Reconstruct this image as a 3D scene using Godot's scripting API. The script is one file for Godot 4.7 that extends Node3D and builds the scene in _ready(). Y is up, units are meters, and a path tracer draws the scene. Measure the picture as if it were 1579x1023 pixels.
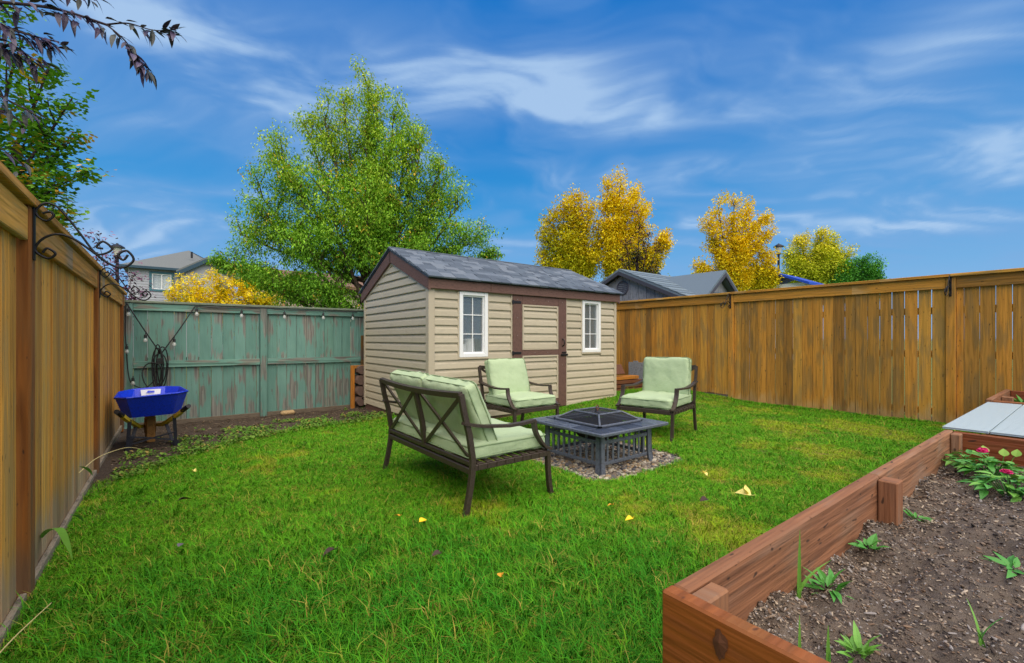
extends Node3D

# ------------------------------------------------------------------ mesh builder
class MB:
	var v := PackedVector3Array()
	var n := PackedVector3Array()
	var idx := PackedInt32Array()
	func tri_n(a: Vector3, b: Vector3, c: Vector3, na: Vector3, nb: Vector3, nc: Vector3):
		var i := v.size()
		v.append(a); v.append(b); v.append(c)
		n.append(na); n.append(nb); n.append(nc)
		if (b - a).cross(c - a).dot(na + nb + nc) > 0.0:
			idx.append(i); idx.append(i + 2); idx.append(i + 1)
		else:
			idx.append(i); idx.append(i + 1); idx.append(i + 2)
	func tri(a: Vector3, b: Vector3, c: Vector3):
		var m := (b - a).cross(c - a).normalized()
		tri_n(a, b, c, m, m, m)
	func quad(a: Vector3, b: Vector3, c: Vector3, d: Vector3):
		tri(a, b, c); tri(a, c, d)
	func quad_o(a: Vector3, b: Vector3, c: Vector3, d: Vector3, ctr: Vector3):
		var m := (c - a).cross(d - b)
		if m.dot((a + b + c + d) * 0.25 - ctr) < 0.0:
			quad(d, c, b, a)
		else:
			quad(a, b, c, d)
	func tri_o(a: Vector3, b: Vector3, c: Vector3, ctr: Vector3):
		if (b - a).cross(c - a).dot((a + b + c) / 3.0 - ctr) < 0.0:
			tri(c, b, a)
		else:
			tri(a, b, c)
	func hexa(p: Array, ctr: Vector3):   # p: 8 corners, bottom 4 then top 4 in the same order
		quad_o(p[0], p[1], p[2], p[3], ctr); quad_o(p[4], p[5], p[6], p[7], ctr)
		for k in 4:
			quad_o(p[k], p[(k + 1) % 4], p[4 + (k + 1) % 4], p[4 + k], ctr)
	func box(c: Vector3, s: Vector3, bev := 0.0, bs := Basis()):
		var h := s * 0.5
		if bev <= 0.0:
			var p := []
			for y in [-1, 1]:
				for q in [[-1, -1], [1, -1], [1, 1], [-1, 1]]:
					p.append(c + bs * Vector3(q[0] * h.x, y * h.y, q[1] * h.z))
			hexa(p, c)
			return
		bev = minf(bev, minf(h.x, minf(h.y, h.z)) * 0.9)
		var f := func(ax: int, sx: float, sy: float, sz: float) -> Vector3:
			var q := Vector3(sx * (h.x - bev), sy * (h.y - bev), sz * (h.z - bev))
			q[ax] += signf(q[ax]) * bev
			return c + bs * q
		for s1 in [-1.0, 1.0]:
			quad_o(f.call(0, s1, -1, -1), f.call(0, s1, 1, -1), f.call(0, s1, 1, 1), f.call(0, s1, -1, 1), c)
			quad_o(f.call(1, -1, s1, -1), f.call(1, 1, s1, -1), f.call(1, 1, s1, 1), f.call(1, -1, s1, 1), c)
			quad_o(f.call(2, -1, -1, s1), f.call(2, 1, -1, s1), f.call(2, 1, 1, s1), f.call(2, -1, 1, s1), c)
			for s2 in [-1.0, 1.0]:
				quad_o(f.call(0, s1, s2, -1), f.call(0, s1, s2, 1), f.call(1, s1, s2, 1), f.call(1, s1, s2, -1), c)
				quad_o(f.call(0, s1, -1, s2), f.call(0, s1, 1, s2), f.call(2, s1, 1, s2), f.call(2, s1, -1, s2), c)
				quad_o(f.call(1, -1, s1, s2), f.call(1, 1, s1, s2), f.call(2, 1, s1, s2), f.call(2, -1, s1, s2), c)
				for s3 in [-1.0, 1.0]:
					tri_o(f.call(0, s1, s2, s3), f.call(1, s1, s2, s3), f.call(2, s1, s2, s3), c)
	func tube(pts: Array, r0: float, r1 := -1.0, sides := 8, caps := true):
		if r1 < 0.0: r1 = r0
		var m := pts.size()
		var prev := []
		var up := Vector3(0.31, 0.83, 0.46)
		for i in m:
			var t: Vector3 = (pts[mini(i + 1, m - 1)] - pts[maxi(i - 1, 0)]).normalized()
			var a := t.cross(up).normalized()
			if a.length() < 0.5: a = t.cross(Vector3.RIGHT).normalized()
			var b := a.cross(t).normalized()
			up = b
			var r := lerpf(r0, r1, float(i) / (m - 1))
			var ring := []
			for k in sides:
				var w := TAU * k / sides
				var d := a * cos(w) + b * sin(w)
				ring.append([pts[i] + d * r, d])
			if i > 0:
				for k in sides:
					var p = prev[k]; var q = prev[(k + 1) % sides]; var s = ring[(k + 1) % sides]; var u = ring[k]
					tri_n(p[0], q[0], s[0], p[1], q[1], s[1])
					tri_n(p[0], s[0], u[0], p[1], s[1], u[1])
			if caps and (i == 0 or i == m - 1):
				for k in sides:
					var nn := -t if i == 0 else t
					tri_n(pts[i], ring[k][0], ring[(k + 1) % sides][0], nn, nn, nn)
			prev = ring
	func sweep(pts: Array, w: float, h: float, side: Vector3, w2 := -1.0):   # flat bar: w across side, h in the plane of the path
		var m := pts.size()
		if w2 < 0.0: w2 = w
		var prev := []
		for i in m:
			var t: Vector3 = (pts[mini(i + 1, m - 1)] - pts[maxi(i - 1, 0)]).normalized()
			var u := t.cross(side).normalized()
			var ww := lerpf(w, w2, float(i) / (m - 1)) * 0.5
			var c: Vector3 = pts[i]
			var ring := [c - side * ww - u * h * 0.5, c + side * ww - u * h * 0.5, c + side * ww + u * h * 0.5, c - side * ww + u * h * 0.5]
			if i > 0:
				var mid: Vector3 = (pts[i] + pts[i - 1]) * 0.5
				for k in 4:
					quad_o(prev[k], prev[(k + 1) % 4], ring[(k + 1) % 4], ring[k], mid)
			if i == 0: quad_o(ring[0], ring[1], ring[2], ring[3], c + t)
			if i == m - 1: quad_o(ring[0], ring[1], ring[2], ring[3], c - t)
			prev = ring
	func disc_lathe(prof: Array, c: Vector3, sides := 16):   # prof: Vector2(radius, y)
		for i in prof.size() - 1:
			var p: Vector2 = prof[i]; var q: Vector2 = prof[i + 1]
			var nn := Vector2(q.y - p.y, p.x - q.x).normalized()
			for k in sides:
				var a := TAU * k / sides; var b := TAU * (k + 1) / sides
				var da := Vector3(cos(a), 0, sin(a)); var db := Vector3(cos(b), 0, sin(b))
				var n1 := da * nn.x + Vector3.UP * nn.y; var n2 := db * nn.x + Vector3.UP * nn.y
				var A := c + da * p.x + Vector3.UP * p.y; var B := c + db * p.x + Vector3.UP * p.y
				var C := c + db * q.x + Vector3.UP * q.y; var D := c + da * q.x + Vector3.UP * q.y
				if p.x > 1e-5: tri_n(A, B, C, n1, n2, n2)
				if q.x > 1e-5: tri_n(A, C, D, n1, n2, n1)
	func mesh() -> ArrayMesh:
		var arr := []
		arr.resize(Mesh.ARRAY_MAX)
		arr[Mesh.ARRAY_VERTEX] = v; arr[Mesh.ARRAY_NORMAL] = n; arr[Mesh.ARRAY_INDEX] = idx
		var am := ArrayMesh.new()
		am.add_surface_from_arrays(Mesh.PRIMITIVE_TRIANGLES, arr)
		return am

const EXPOSURE := 3.6
const SKY_POWER := 0.30
const SUN_POWER := 0.5
const SUN_SIZE := 100.0

var rng := RandomNumberGenerator.new()
var M := {}
var cache := {}

func rr(a: float, b: float) -> float: return rng.randf_range(a, b)
func V(x: float, y: float, z: float) -> Vector3: return Vector3(x, y, z)

# ------------------------------------------------------------------ nodes
func thing(called: String, label: String, category: String, at := Vector3.ZERO, turn := 0.0, group := "") -> Node3D:
	var o := Node3D.new()
	o.name = called
	add_child(o, true)
	o.position = at; o.rotation.y = turn
	tag(o, label, category, group)
	return o

func tag(o: Node, label: String, category := "", group := "") -> Node:
	o.set_meta("label", label)
	if category: o.set_meta("category", category)
	if group: o.set_meta("group", group)
	return o

func obj(called: String, mesh: Mesh, mat: Material, parent: Node = null, at := Vector3.ZERO, bs := Basis()) -> MeshInstance3D:
	var o := MeshInstance3D.new()
	o.name = called
	o.mesh = mesh
	o.material_override = mat
	o.transform = Transform3D(bs, at)
	o.cast_shadow = GeometryInstance3D.SHADOW_CASTING_SETTING_ON
	(parent if parent else self).add_child(o, true)
	return o

func struct(called: String, mesh: Mesh, mat: Material, at := Vector3.ZERO) -> MeshInstance3D:
	var o := obj(called, mesh, mat, null, at)
	o.set_meta("kind", "structure")
	return o

func cb(s: Vector3, bev := 0.004) -> ArrayMesh:      # a chamfered block, shared between equal sizes
	var key := "%.3f %.3f %.3f %.3f" % [s.x, s.y, s.z, bev]
	if not cache.has(key):
		var b := MB.new()
		b.box(Vector3.ZERO, s, bev)
		cache[key] = b.mesh()
	return cache[key]

func block(called: String, lo: Vector3, hi: Vector3, mat: Material, parent: Node, bev := 0.004) -> MeshInstance3D:
	return obj(called, cb(hi - lo, bev), mat, parent, (lo + hi) * 0.5)

func scatter(called: String, mesh: Mesh, mat: Material, xf: Array, cols: Array, parent: Node = null) -> MultiMeshInstance3D:
	var mm := MultiMesh.new()
	mm.transform_format = MultiMesh.TRANSFORM_3D
	mm.use_colors = true
	mm.mesh = mesh
	mm.instance_count = xf.size()
	var buf := PackedFloat32Array()
	buf.resize(xf.size() * 16)
	for i in xf.size():
		var t: Transform3D = xf[i]; var c: Color = cols[i]
		var k := i * 16
		buf[k] = t.basis.x.x; buf[k + 1] = t.basis.y.x; buf[k + 2] = t.basis.z.x; buf[k + 3] = t.origin.x
		buf[k + 4] = t.basis.x.y; buf[k + 5] = t.basis.y.y; buf[k + 6] = t.basis.z.y; buf[k + 7] = t.origin.y
		buf[k + 8] = t.basis.x.z; buf[k + 9] = t.basis.y.z; buf[k + 10] = t.basis.z.z; buf[k + 11] = t.origin.z
		buf[k + 12] = c.r; buf[k + 13] = c.g; buf[k + 14] = c.b; buf[k + 15] = 1.0
	mm.buffer = buf
	var o := MultiMeshInstance3D.new()
	o.name = called
	o.multimesh = mm
	o.material_override = mat
	(parent if parent else self).add_child(o, true)
	o.set_meta("kind", "stuff")
	return o

# ------------------------------------------------------------------ textures and materials
func noise_bytes(w: int, h: int, freq: float, sx := 1, sy := 1, sd := 1, oct := 4) -> PackedByteArray:
	var f := FastNoiseLite.new()
	f.noise_type = FastNoiseLite.TYPE_SIMPLEX_SMOOTH
	f.seed = sd; f.frequency = freq; f.fractal_octaves = oct
	var im := f.get_seamless_image(w / sx, h / sy)
	im.convert(Image.FORMAT_L8)
	if sx > 1 or sy > 1: im.resize(w, h, Image.INTERPOLATE_CUBIC)
	return im.get_data()

func to_tex(w: int, h: int, data: PackedByteArray) -> ImageTexture:
	return ImageTexture.create_from_image(Image.create_from_data(w, h, false, Image.FORMAT_RGB8, data))

func sm(a: float, b: float, x: float) -> float: return smoothstep(a, b, x)

# wood with vertical grain: fresh colour, darker grain, weathered colour, bleached foot (0..1 of the height) if wanted
func wood_tex(s: int, c0: Color, c1: Color, c2: Color, wear: float, foot: Color, foot_h: float, sd: int) -> Array:
	var fine := noise_bytes(s, s, 0.08, 1, 32, sd, 3)
	var mid := noise_bytes(s, s, 0.05, 1, 16, sd + 1, 3)
	var patch := noise_bytes(s, s, 0.022, 2, 8, sd + 2, 3)
	var spot := noise_bytes(s, s, 0.06, 1, 3, sd + 3, 2)
	var out := PackedByteArray()
	out.resize(s * s * 3)
	var rot := PackedByteArray()
	rot.resize(s * s * 3)
	for y in s:
		var up := 1.0 - float(y) / s
		for x in s:
			var i := y * s + x
			var g := fine[i] / 255.0
			var c := c0.lerp(c1, sm(0.25, 0.8, g) * 0.5 + sm(0.4, 0.8, mid[i] / 255.0) * 0.5)
			var p := patch[i] / 255.0 + (g - 0.5) * 0.35
			c = c.lerp(c2, sm(0.58 - wear, 0.86 - wear * 0.5, p) * 0.7)
			var k := spot[i] / 255.0
			if k > 0.83: c = c.lerp(c1 * 0.45, sm(0.83, 0.9, k) * 0.8)
			if foot_h > 0.0:
				c = c.lerp(foot, sm(foot_h, foot_h * 0.25, up + (p - 0.5) * 0.14) * 0.85)
			var q := i * 3
			out[q] = int(clampf(c.r, 0, 1) * 255); out[q + 1] = int(clampf(c.g, 0, 1) * 255); out[q + 2] = int(clampf(c.b, 0, 1) * 255)
			q = (x * s + y) * 3
			rot[q] = out[i * 3]; rot[q + 1] = out[i * 3 + 1]; rot[q + 2] = out[i * 3 + 2]
	return [to_tex(s, s, out), to_tex(s, s, rot)]

func peel_tex(s: int) -> Array:   # old green paint that flakes off grey-brown boards
	var fine := noise_bytes(s, s, 0.09, 1, 24, 40, 3)
	var patch := noise_bytes(s, s, 0.009, 1, 3, 41, 3)
	var flake := noise_bytes(s, s, 0.06, 1, 10, 42, 4)
	var tone := noise_bytes(s, s, 0.01, 1, 2, 43, 3)
	var g0 := Color8(116, 158, 146); var g1 := Color8(96, 138, 128)
	var w0 := Color8(146, 138, 130); var w1 := Color8(106, 96, 92)
	var out := PackedByteArray()
	out.resize(s * s * 3)
	var rot := PackedByteArray()
	rot.resize(s * s * 3)
	for y in s:
		var up := 1.0 - float(y) / s
		var low := sm(0.32, 0.02, up) * 0.1
		for x in s:
			var i := y * s + x
			var g := fine[i] / 255.0
			var c := g0.lerp(g1, tone[i] / 255.0 * 0.7 + g * 0.3)
			var p := patch[i] / 255.0 * 0.7 + flake[i] / 255.0 * 0.3 + low
			var wv := w0.lerp(w1, sm(0.25, 0.8, g))
			c = c.lerp(wv, sm(0.54, 0.66, p) * 0.8)
			if flake[i] > 206: c = c.lerp(w1, 0.65)
			var q := i * 3
			out[q] = int(c.r * 255); out[q + 1] = int(c.g * 255); out[q + 2] = int(c.b * 255)
			q = (x * s + y) * 3
			rot[q] = out[i * 3]; rot[q + 1] = out[i * 3 + 1]; rot[q + 2] = out[i * 3 + 2]
	return [to_tex(s, s, out), to_tex(s, s, rot)]

func speck_tex(s: int, cols: Array, freq: float, sd: int, sx := 1, sy := 1) -> ImageTexture:   # colours blended by layered noise
	var a := noise_bytes(s, s, freq, sx, sy, sd, 5)
	var b := noise_bytes(s, s, freq * 4.0, sx, sy, sd + 7, 3)
	var out := PackedByteArray()
	out.resize(s * s * 3)
	var m := cols.size() - 1
	for i in s * s:
		var t := clampf((a[i] * 0.6 + b[i] * 0.4) / 255.0 * 1.5 - 0.25, 0.0, 0.999) * m
		var k := int(t)
		var c: Color = cols[k].lerp(cols[k + 1], t - k)
		out[i * 3] = int(c.r * 255); out[i * 3 + 1] = int(c.g * 255); out[i * 3 + 2] = int(c.b * 255)
	return to_tex(s, s, out)

func bump_tex(freq: float, sd: int, strength := 4.0, sx := 1, sy := 1) -> ImageTexture:
	var d := noise_bytes(512, 512, freq, sx, sy, sd, 4)
	var im := Image.create_from_data(512, 512, false, Image.FORMAT_L8, d)
	im.convert(Image.FORMAT_RGB8)
	im.bump_map_to_normal_map(strength)
	return ImageTexture.create_from_image(im)

func mat(c: Color, rough := 0.8, metal := 0.0) -> StandardMaterial3D:
	var m := StandardMaterial3D.new()
	m.albedo_color = c; m.roughness = rough; m.metallic = metal
	return m

func tmat(t: Texture2D, scale: Vector3, off := Vector3.ZERO, rough := 0.8, tint := Color.WHITE, nt: Texture2D = null, ns := 1.0) -> StandardMaterial3D:
	var m := mat(tint, rough)
	m.albedo_texture = t
	m.uv1_triplanar = true; m.uv1_world_triplanar = true
	m.uv1_scale = scale; m.uv1_offset = off
	m.uv1_triplanar_sharpness = 4.0
	if nt:
		m.normal_enabled = true; m.normal_texture = nt; m.normal_scale = ns
	return m

func vmat(rough := 0.7, back := Color.BLACK) -> StandardMaterial3D:   # takes the colour of each copy
	var m := mat(Color.WHITE, rough)
	m.vertex_color_use_as_albedo = true
	m.cull_mode = BaseMaterial3D.CULL_DISABLED
	m.metallic_specular = 0.25
	if back != Color.BLACK:
		m.backlight_enabled = true; m.backlight = back
	return m

func wood_set(key: String, tx: Array, scale: float, n: int, tints: Array, nt: Array):   # n variants upright, n lying
	M[key] = []; M[key + "_flat"] = []
	for i in n:
		var t: Color = tints[i % tints.size()]
		M[key].append(tmat(tx[0], V(scale, scale, scale), V(rr(0, 9), 0.0, rr(0, 9)), 0.82, t, nt[0], 0.5))
		M[key + "_flat"].append(tmat(tx[1], V(scale, scale, scale), V(rr(0, 9), rr(0, 9), rr(0, 9)), 0.82, t, nt[1], 0.5))
func pick(key: String) -> Material: return M[key][rng.randi() % M[key].size()]

func make_materials():
	var gv := bump_tex(0.06, 71, 5.0, 1, 16)
	var gh := bump_tex(0.06, 71, 5.0, 16, 1)
	var gn := [gv, gh]
	var tones := [Color8(255, 255, 255), Color8(226, 222, 216), Color8(246, 238, 220), Color8(208, 200, 192), Color8(255, 246, 236)]
	wood_set("cedar_left", wood_tex(1024, Color8(228, 168, 70), Color8(184, 130, 50), Color8(192, 154, 90), 0.1, Color8(168, 150, 128), 0.17, 11), 0.5, 5, tones, gn)
	wood_set("cedar_right", wood_tex(1024, Color8(206, 150, 56), Color8(182, 130, 46), Color8(154, 122, 66), 0.16, Color8(196, 160, 104), 0.1, 21), 0.5, 6, [Color8(255, 255, 255), Color8(216, 212, 206), Color8(246, 234, 212), Color8(190, 184, 176), Color8(255, 244, 230), Color8(232, 222, 206)], gn)
	wood_set("green_paint", peel_tex(768), 0.5, 5, [Color8(255, 255, 255), Color8(240, 244, 242), Color8(248, 250, 244)], gn)
	wood_set("bed_wood", wood_tex(512, Color8(148, 104, 72), Color8(122, 84, 58), Color8(140, 112, 92), 0.16, Color.BLACK, 0.0, 31), 0.9, 3, [Color8(255, 255, 255), Color8(244, 234, 228)], gn)
	M.post_dark = tmat(M.cedar_left[0].albedo_texture, V(0.5, 0.5, 0.5), V(3, 0, 2), 0.85, Color8(160, 134, 112), gv, 0.5)
	var grain := speck_tex(512, [Color8(150, 150, 150), Color8(222, 222, 222), Color8(255, 255, 255), Color8(200, 200, 200)], 0.02, 5)
	var fineb := bump_tex(0.15, 72, 3.0)
	M.siding = []
	for t in [Color8(186, 176, 152), Color8(182, 172, 148), Color8(189, 179, 155)]:
		M.siding.append(tmat(speck_tex(256, [Color8(238, 238, 238), Color8(255, 255, 255), Color8(246, 246, 246)], 0.03, 6, 4, 1) if M.siding.is_empty() else M.siding[0].albedo_texture, V(1, 1, 1), V(0, 0, 0), 0.55, t))
	M.trim = mat(Color8(184, 173, 150), 0.55)
	M.brown = tmat(grain, V(1.4, 6, 1.4), V(0, 0, 0), 0.7, Color8(112, 82, 72), gh, 0.35)
	M.brown_up = tmat(grain, V(6, 1.2, 6), V(0, 0, 0), 0.7, Color8(110, 80, 70), gv, 0.35)
	M.shingle = []
	var sg := speck_tex(256, [Color8(170, 170, 172), Color8(220, 220, 222), Color8(255, 255, 255), Color8(190, 190, 192)], 0.2, 8)
	for t in [Color8(94, 107, 121), Color8(108, 120, 134), Color8(78, 90, 104), Color8(118, 129, 141), Color8(88, 100, 114)]:
		M.shingle.append(tmat(sg, V(3, 3, 3), V(rr(0, 1), 0, rr(0, 1)), 0.9, t, fineb, 0.8))
	M.white = mat(Color8(236, 238, 238), 0.45)
	M.glass = mat(Color(0.75, 0.82, 0.85, 0.12), 0.03)
	M.glass.transparency = BaseMaterial3D.TRANSPARENCY_ALPHA
	M.black = mat(Color8(34, 33, 36), 0.45, 0.3)
	M.dark_in = mat(Color8(92, 70, 50), 0.9)
	M.metal = tmat(speck_tex(256, [Color8(150, 140, 132), Color8(255, 255, 255), Color8(220, 214, 210), Color8(180, 168, 160)], 0.05, 9), V(3, 3, 3), V(0, 0, 0), 0.48, Color8(76, 66, 59), fineb, 0.3)
	M.metal.metallic = 0.25
	M.cloth = tmat(speck_tex(512, [Color8(246, 248, 244), Color8(255, 255, 255), Color8(250, 252, 250)], 0.012, 10), V(1.6, 1.6, 1.6), V(0, 0, 0), 0.92, Color8(170, 190, 152), bump_tex(0.018, 73, 9.0), 0.22)
	M.piping = mat(Color8(132, 154, 116), 0.9)
	M.slate = tmat(speck_tex(512, [Color8(100, 106, 122), Color8(235, 238, 246), Color8(130, 136, 152), Color8(255, 255, 255)], 0.015, 12, 1, 4), V(4.5, 4.5, 4.5), V(0, 0, 0), 0.3, Color8(84, 97, 116), bump_tex(0.04, 74, 8.0), 1.6)
	M.pit = tmat(grain, V(3, 3, 3), V(0, 0, 0), 0.5, Color8(104, 112, 126), fineb, 0.3)
	M.pit.metallic = 0.2
	M.soot = mat(Color8(26, 26, 28), 0.7)
	M.screen = mat(Color(0.05, 0.055, 0.07, 0.62), 0.6)
	M.screen.transparency = BaseMaterial3D.TRANSPARENCY_ALPHA
	M.bark = tmat(speck_tex(512, [Color8(50, 42, 36), Color8(96, 84, 72), Color8(120, 106, 92), Color8(70, 60, 52)], 0.03, 13, 1, 4), V(2, 2, 2), V(0, 0, 0), 0.95, Color8(220, 210, 200), bump_tex(0.05, 75, 8.0, 1, 4), 1.0)
	M.bark_dark = mat(Color8(52, 38, 44), 0.9)
	M.blue = tmat(grain, V(4, 4, 4), V(0, 0, 0), 0.36, Color8(16, 60, 226))
	M.yellow = mat(Color8(206, 178, 30), 0.5)
	M.leaf = vmat(0.6, Color(0.55, 0.62, 0.15))
	M.leaf_gold = vmat(0.6, Color(0.75, 0.64, 0.08))
	M.leaf_dark = vmat(0.6, Color(0.1, 0.06, 0.1))
	M.blade = vmat(0.65, Color(0.22, 0.36, 0.05))
	M.solid = vmat(0.85)
	M.green_leaf = mat(Color8(70, 140, 52), 0.55)
	M.green_leaf2 = mat(Color8(104, 160, 60), 0.55)
	for k in ["green_leaf", "green_leaf2"]:
		M[k].backlight_enabled = true; M[k].backlight = Color(0.2, 0.3, 0.08); M[k].cull_mode = BaseMaterial3D.CULL_DISABLED
	M.clear_bulb = mat(Color(0.9, 0.92, 0.9, 0.35), 0.05)
	M.clear_bulb.transparency = BaseMaterial3D.TRANSPARENCY_ALPHA
	M.grain = grain; M.gv = gv; M.gh = gh; M.fineb = fineb

# ------------------------------------------------------------------ sky, sun, camera
var streaks := [[-34, 28.5, 16, 4.2, 4, 0.85], [-20, 34, 12, 4.5, -8, 0.5], [-4, 28.6, 15, 2.2, -8, 0.75], [10, 27.0, 13, 3.8, -20, 0.5], [15, 24.6, 9, 2.2, -6, 0.5], [3, 32.5, 13, 3.6, -14, 0.45],
	[-35, 15.2, 8, 0.9, 5, 0.65], [39, 20.0, 13, 3.4, -8, 0.55], [34, 16.6, 13, 2.0, -8, 0.5], [46, 27.0, 10, 4.6, 12, 0.5], [-40, 9.5, 14, 2.6, 3, 0.7], [39, 10.7, 8, 0.9, -3, 0.6],
	[11, 20.3, 13, 1.3, -4, 0.4], [-45, 20, 11, 3.0, 8, 0.45], [5, 17.0, 8, 1.0, -3, 0.4], [25, 13.3, 18, 1.8, 0, 0.4], [-20, 20, 13, 1.8, 5, 0.35], [30, 24.5, 12, 2.0, -6, 0.35], [-27, 22.5, 16, 5.0, 4, 0.3], [8, 11, 30, 2.5, 0, 0.3], [48, 14, 10, 3.0, 0, 0.3], [36, 22, 20, 6.0, -6, 0.2], [-33, 30, 14, 3.0, -4, 0.4]]
var fs := []

func sky_at(az: float, el: float) -> Color:   # bearing from the camera's and height, both in degrees
	var e := maxf(el, 0.0)
	var base := Color(0.050, 0.335, 0.70).lerp(Color(0.0, 0.155, 0.53), sm(6.0, 34.0, e))
	base = Color(0.25, 0.45, 0.72).lerp(base, sm(0.0, 17.0, e))
	var ra := deg_to_rad(az)
	var ce := cos(deg_to_rad(e))
	var d := Vector3(sin(ra) * ce, sin(deg_to_rad(e)), -cos(ra) * ce)
	var q := d / (d.y + 0.22)
	var wx: float = fs[2].get_noise_2d(q.x * 1.1, q.z * 1.1)
	var a: float = fs[0].get_noise_3d(q.x * 1.1 + wx * 0.6 + q.z * 0.35, q.z * 2.4 + wx * 0.5, 0.0)
	var b: float = fs[1].get_noise_3d(q.x * 2.6 + q.z * 1.1 + wx * 1.2, q.z * 7.0 - q.x * 0.8 + wx * 1.0, 5.0)
	var c := sm(-0.4, 0.55, a) * 0.50 * (0.8 + 0.5 * b)
	if az > -75.0 and az < 75.0:
		for s in streaks:
			var dx: float = az - s[0]; var dy: float = el - s[1] + wx * 1.8
			if absf(dy) > 14.0 or absf(dx) > s[2] * 2.5: continue
			var t := deg_to_rad(s[4])
			var u: float = (dx * cos(t) + dy * sin(t)) / s[2]
			var v: float = (dy * cos(t) - dx * sin(t)) / s[3]
			c += exp(-u * u - v * v) * s[5] * (0.66 + 0.40 * b + 0.18 * a)
	c = clampf(c, 0.0, 1.0)
	return base.lerp(Color(0.22, 0.385, 0.68).lerp(Color(0.38, 0.55, 0.79), sm(0.4, 0.95, c)), c * 0.92)

func cloud_sky() -> ImageTexture:
	var w := 4096; var h := 2048
	var data := PackedFloat32Array()
	data.resize(w * h * 3)
	for k in [[3, 5], [9, 6], [17, 3]]:
		var f := FastNoiseLite.new(); f.seed = k[0]; f.frequency = 1.0; f.fractal_octaves = k[1]; f.noise_type = FastNoiseLite.TYPE_SIMPLEX_SMOOTH
		fs.append(f)
	for by in range(0, h / 2 + 16, 8):
		for bx in range(0, w, 8):
			var azb := (bx + 4.0) / w * 360.0 - 37.17
			if azb > 180.0: azb -= 360.0
			var elb := (0.5 - (by + 4.0) / h) * 180.0
			var step := 2 if absf(azb) < 54.0 and elb < 44.0 and elb > 2.0 else 8   # finer towards the yard
			for y in range(by, by + 8, step):
				for x in range(bx, bx + 8, step):
					var az := (x + step * 0.5) / w * 360.0 - 37.17
					if az > 180.0: az -= 360.0
					var col := sky_at(az, (0.5 - (y + step * 0.5) / h) * 180.0)
					for yy in range(y, y + step):
						var i := (yy * w + x) * 3
						for xx in step:
							data[i] = col.r; data[i + 1] = col.g; data[i + 2] = col.b
							i += 3
	var im := Image.create_from_data(w, h, false, Image.FORMAT_RGBF, data.to_byte_array())
	im.fill_rect(Rect2i(0, h / 2 + 16, w, h / 2 - 16), Color(0.20, 0.26, 0.24))
	return ImageTexture.create_from_image(im)

# ------------------------------------------------------------------ lie of the land
var land := FastNoiseLite.new()
func smooth_hit(a: float, b: float, x: float) -> float: return smoothstep(a, b, x)
func ground_y(x: float, z: float) -> float:
	var y := 0.1 * sm(3.4, 6.0, x) * sm(-3.4, -4.9, z) + 0.03 * sm(4.0, 7.4, x) - 0.06 * sm(-5.8, -7.4, z) * sm(3.2, 2.0, x)
	return y + land.get_noise_2d(x * 1.0, z * 1.0) * 0.018

func dirt_line(x: float) -> float:   # the lawn ends here, towards the green fence
	var p := [Vector2(-0.6, -4.3), Vector2(-0.38, -4.6), Vector2(-0.16, -5.0), Vector2(0.19, -5.4), Vector2(0.7, -5.8), Vector2(1.3, -6.0), Vector2(1.9, -6.15), Vector2(2.6, -6.3)]
	for i in p.size() - 1:
		if x <= p[i + 1].x: return lerpf(p[i].y, p[i + 1].y, clampf((x - p[i].x) / (p[i + 1].x - p[i].x), 0, 1))
	return -6.35

func gravel_in(x: float, z: float) -> float:   # below 1 inside the stone bed round the fire table
	var a := absf(x - 3.22) / 0.66; var b := absf(z + 2.85) / 0.59
	return pow(pow(a, 6.0) + pow(b, 6.0), 1.0 / 6.0) + land.get_noise_2d(x * 14.0, z * 14.0) * 0.09

func lawn_at(x: float, z: float) -> float:   # 1 full lawn, 0 none
	if x < -0.475 or x > 7.74: return 0.0
	if x > 0.955 and z > -0.70: return 0.0
	var l := 1.0
	if x < 2.56:
		l = sm(-0.15, 0.25, z - dirt_line(x) + land.get_noise_2d(x * 9.0, z * 9.0) * 0.28)
	elif x < 6.06 and z < -5.03: return 0.0
	elif z < -5.0: l = sm(-6.0, -5.4, z)
	if gravel_in(x, z) < 0.95: return 0.0
	return l

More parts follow.
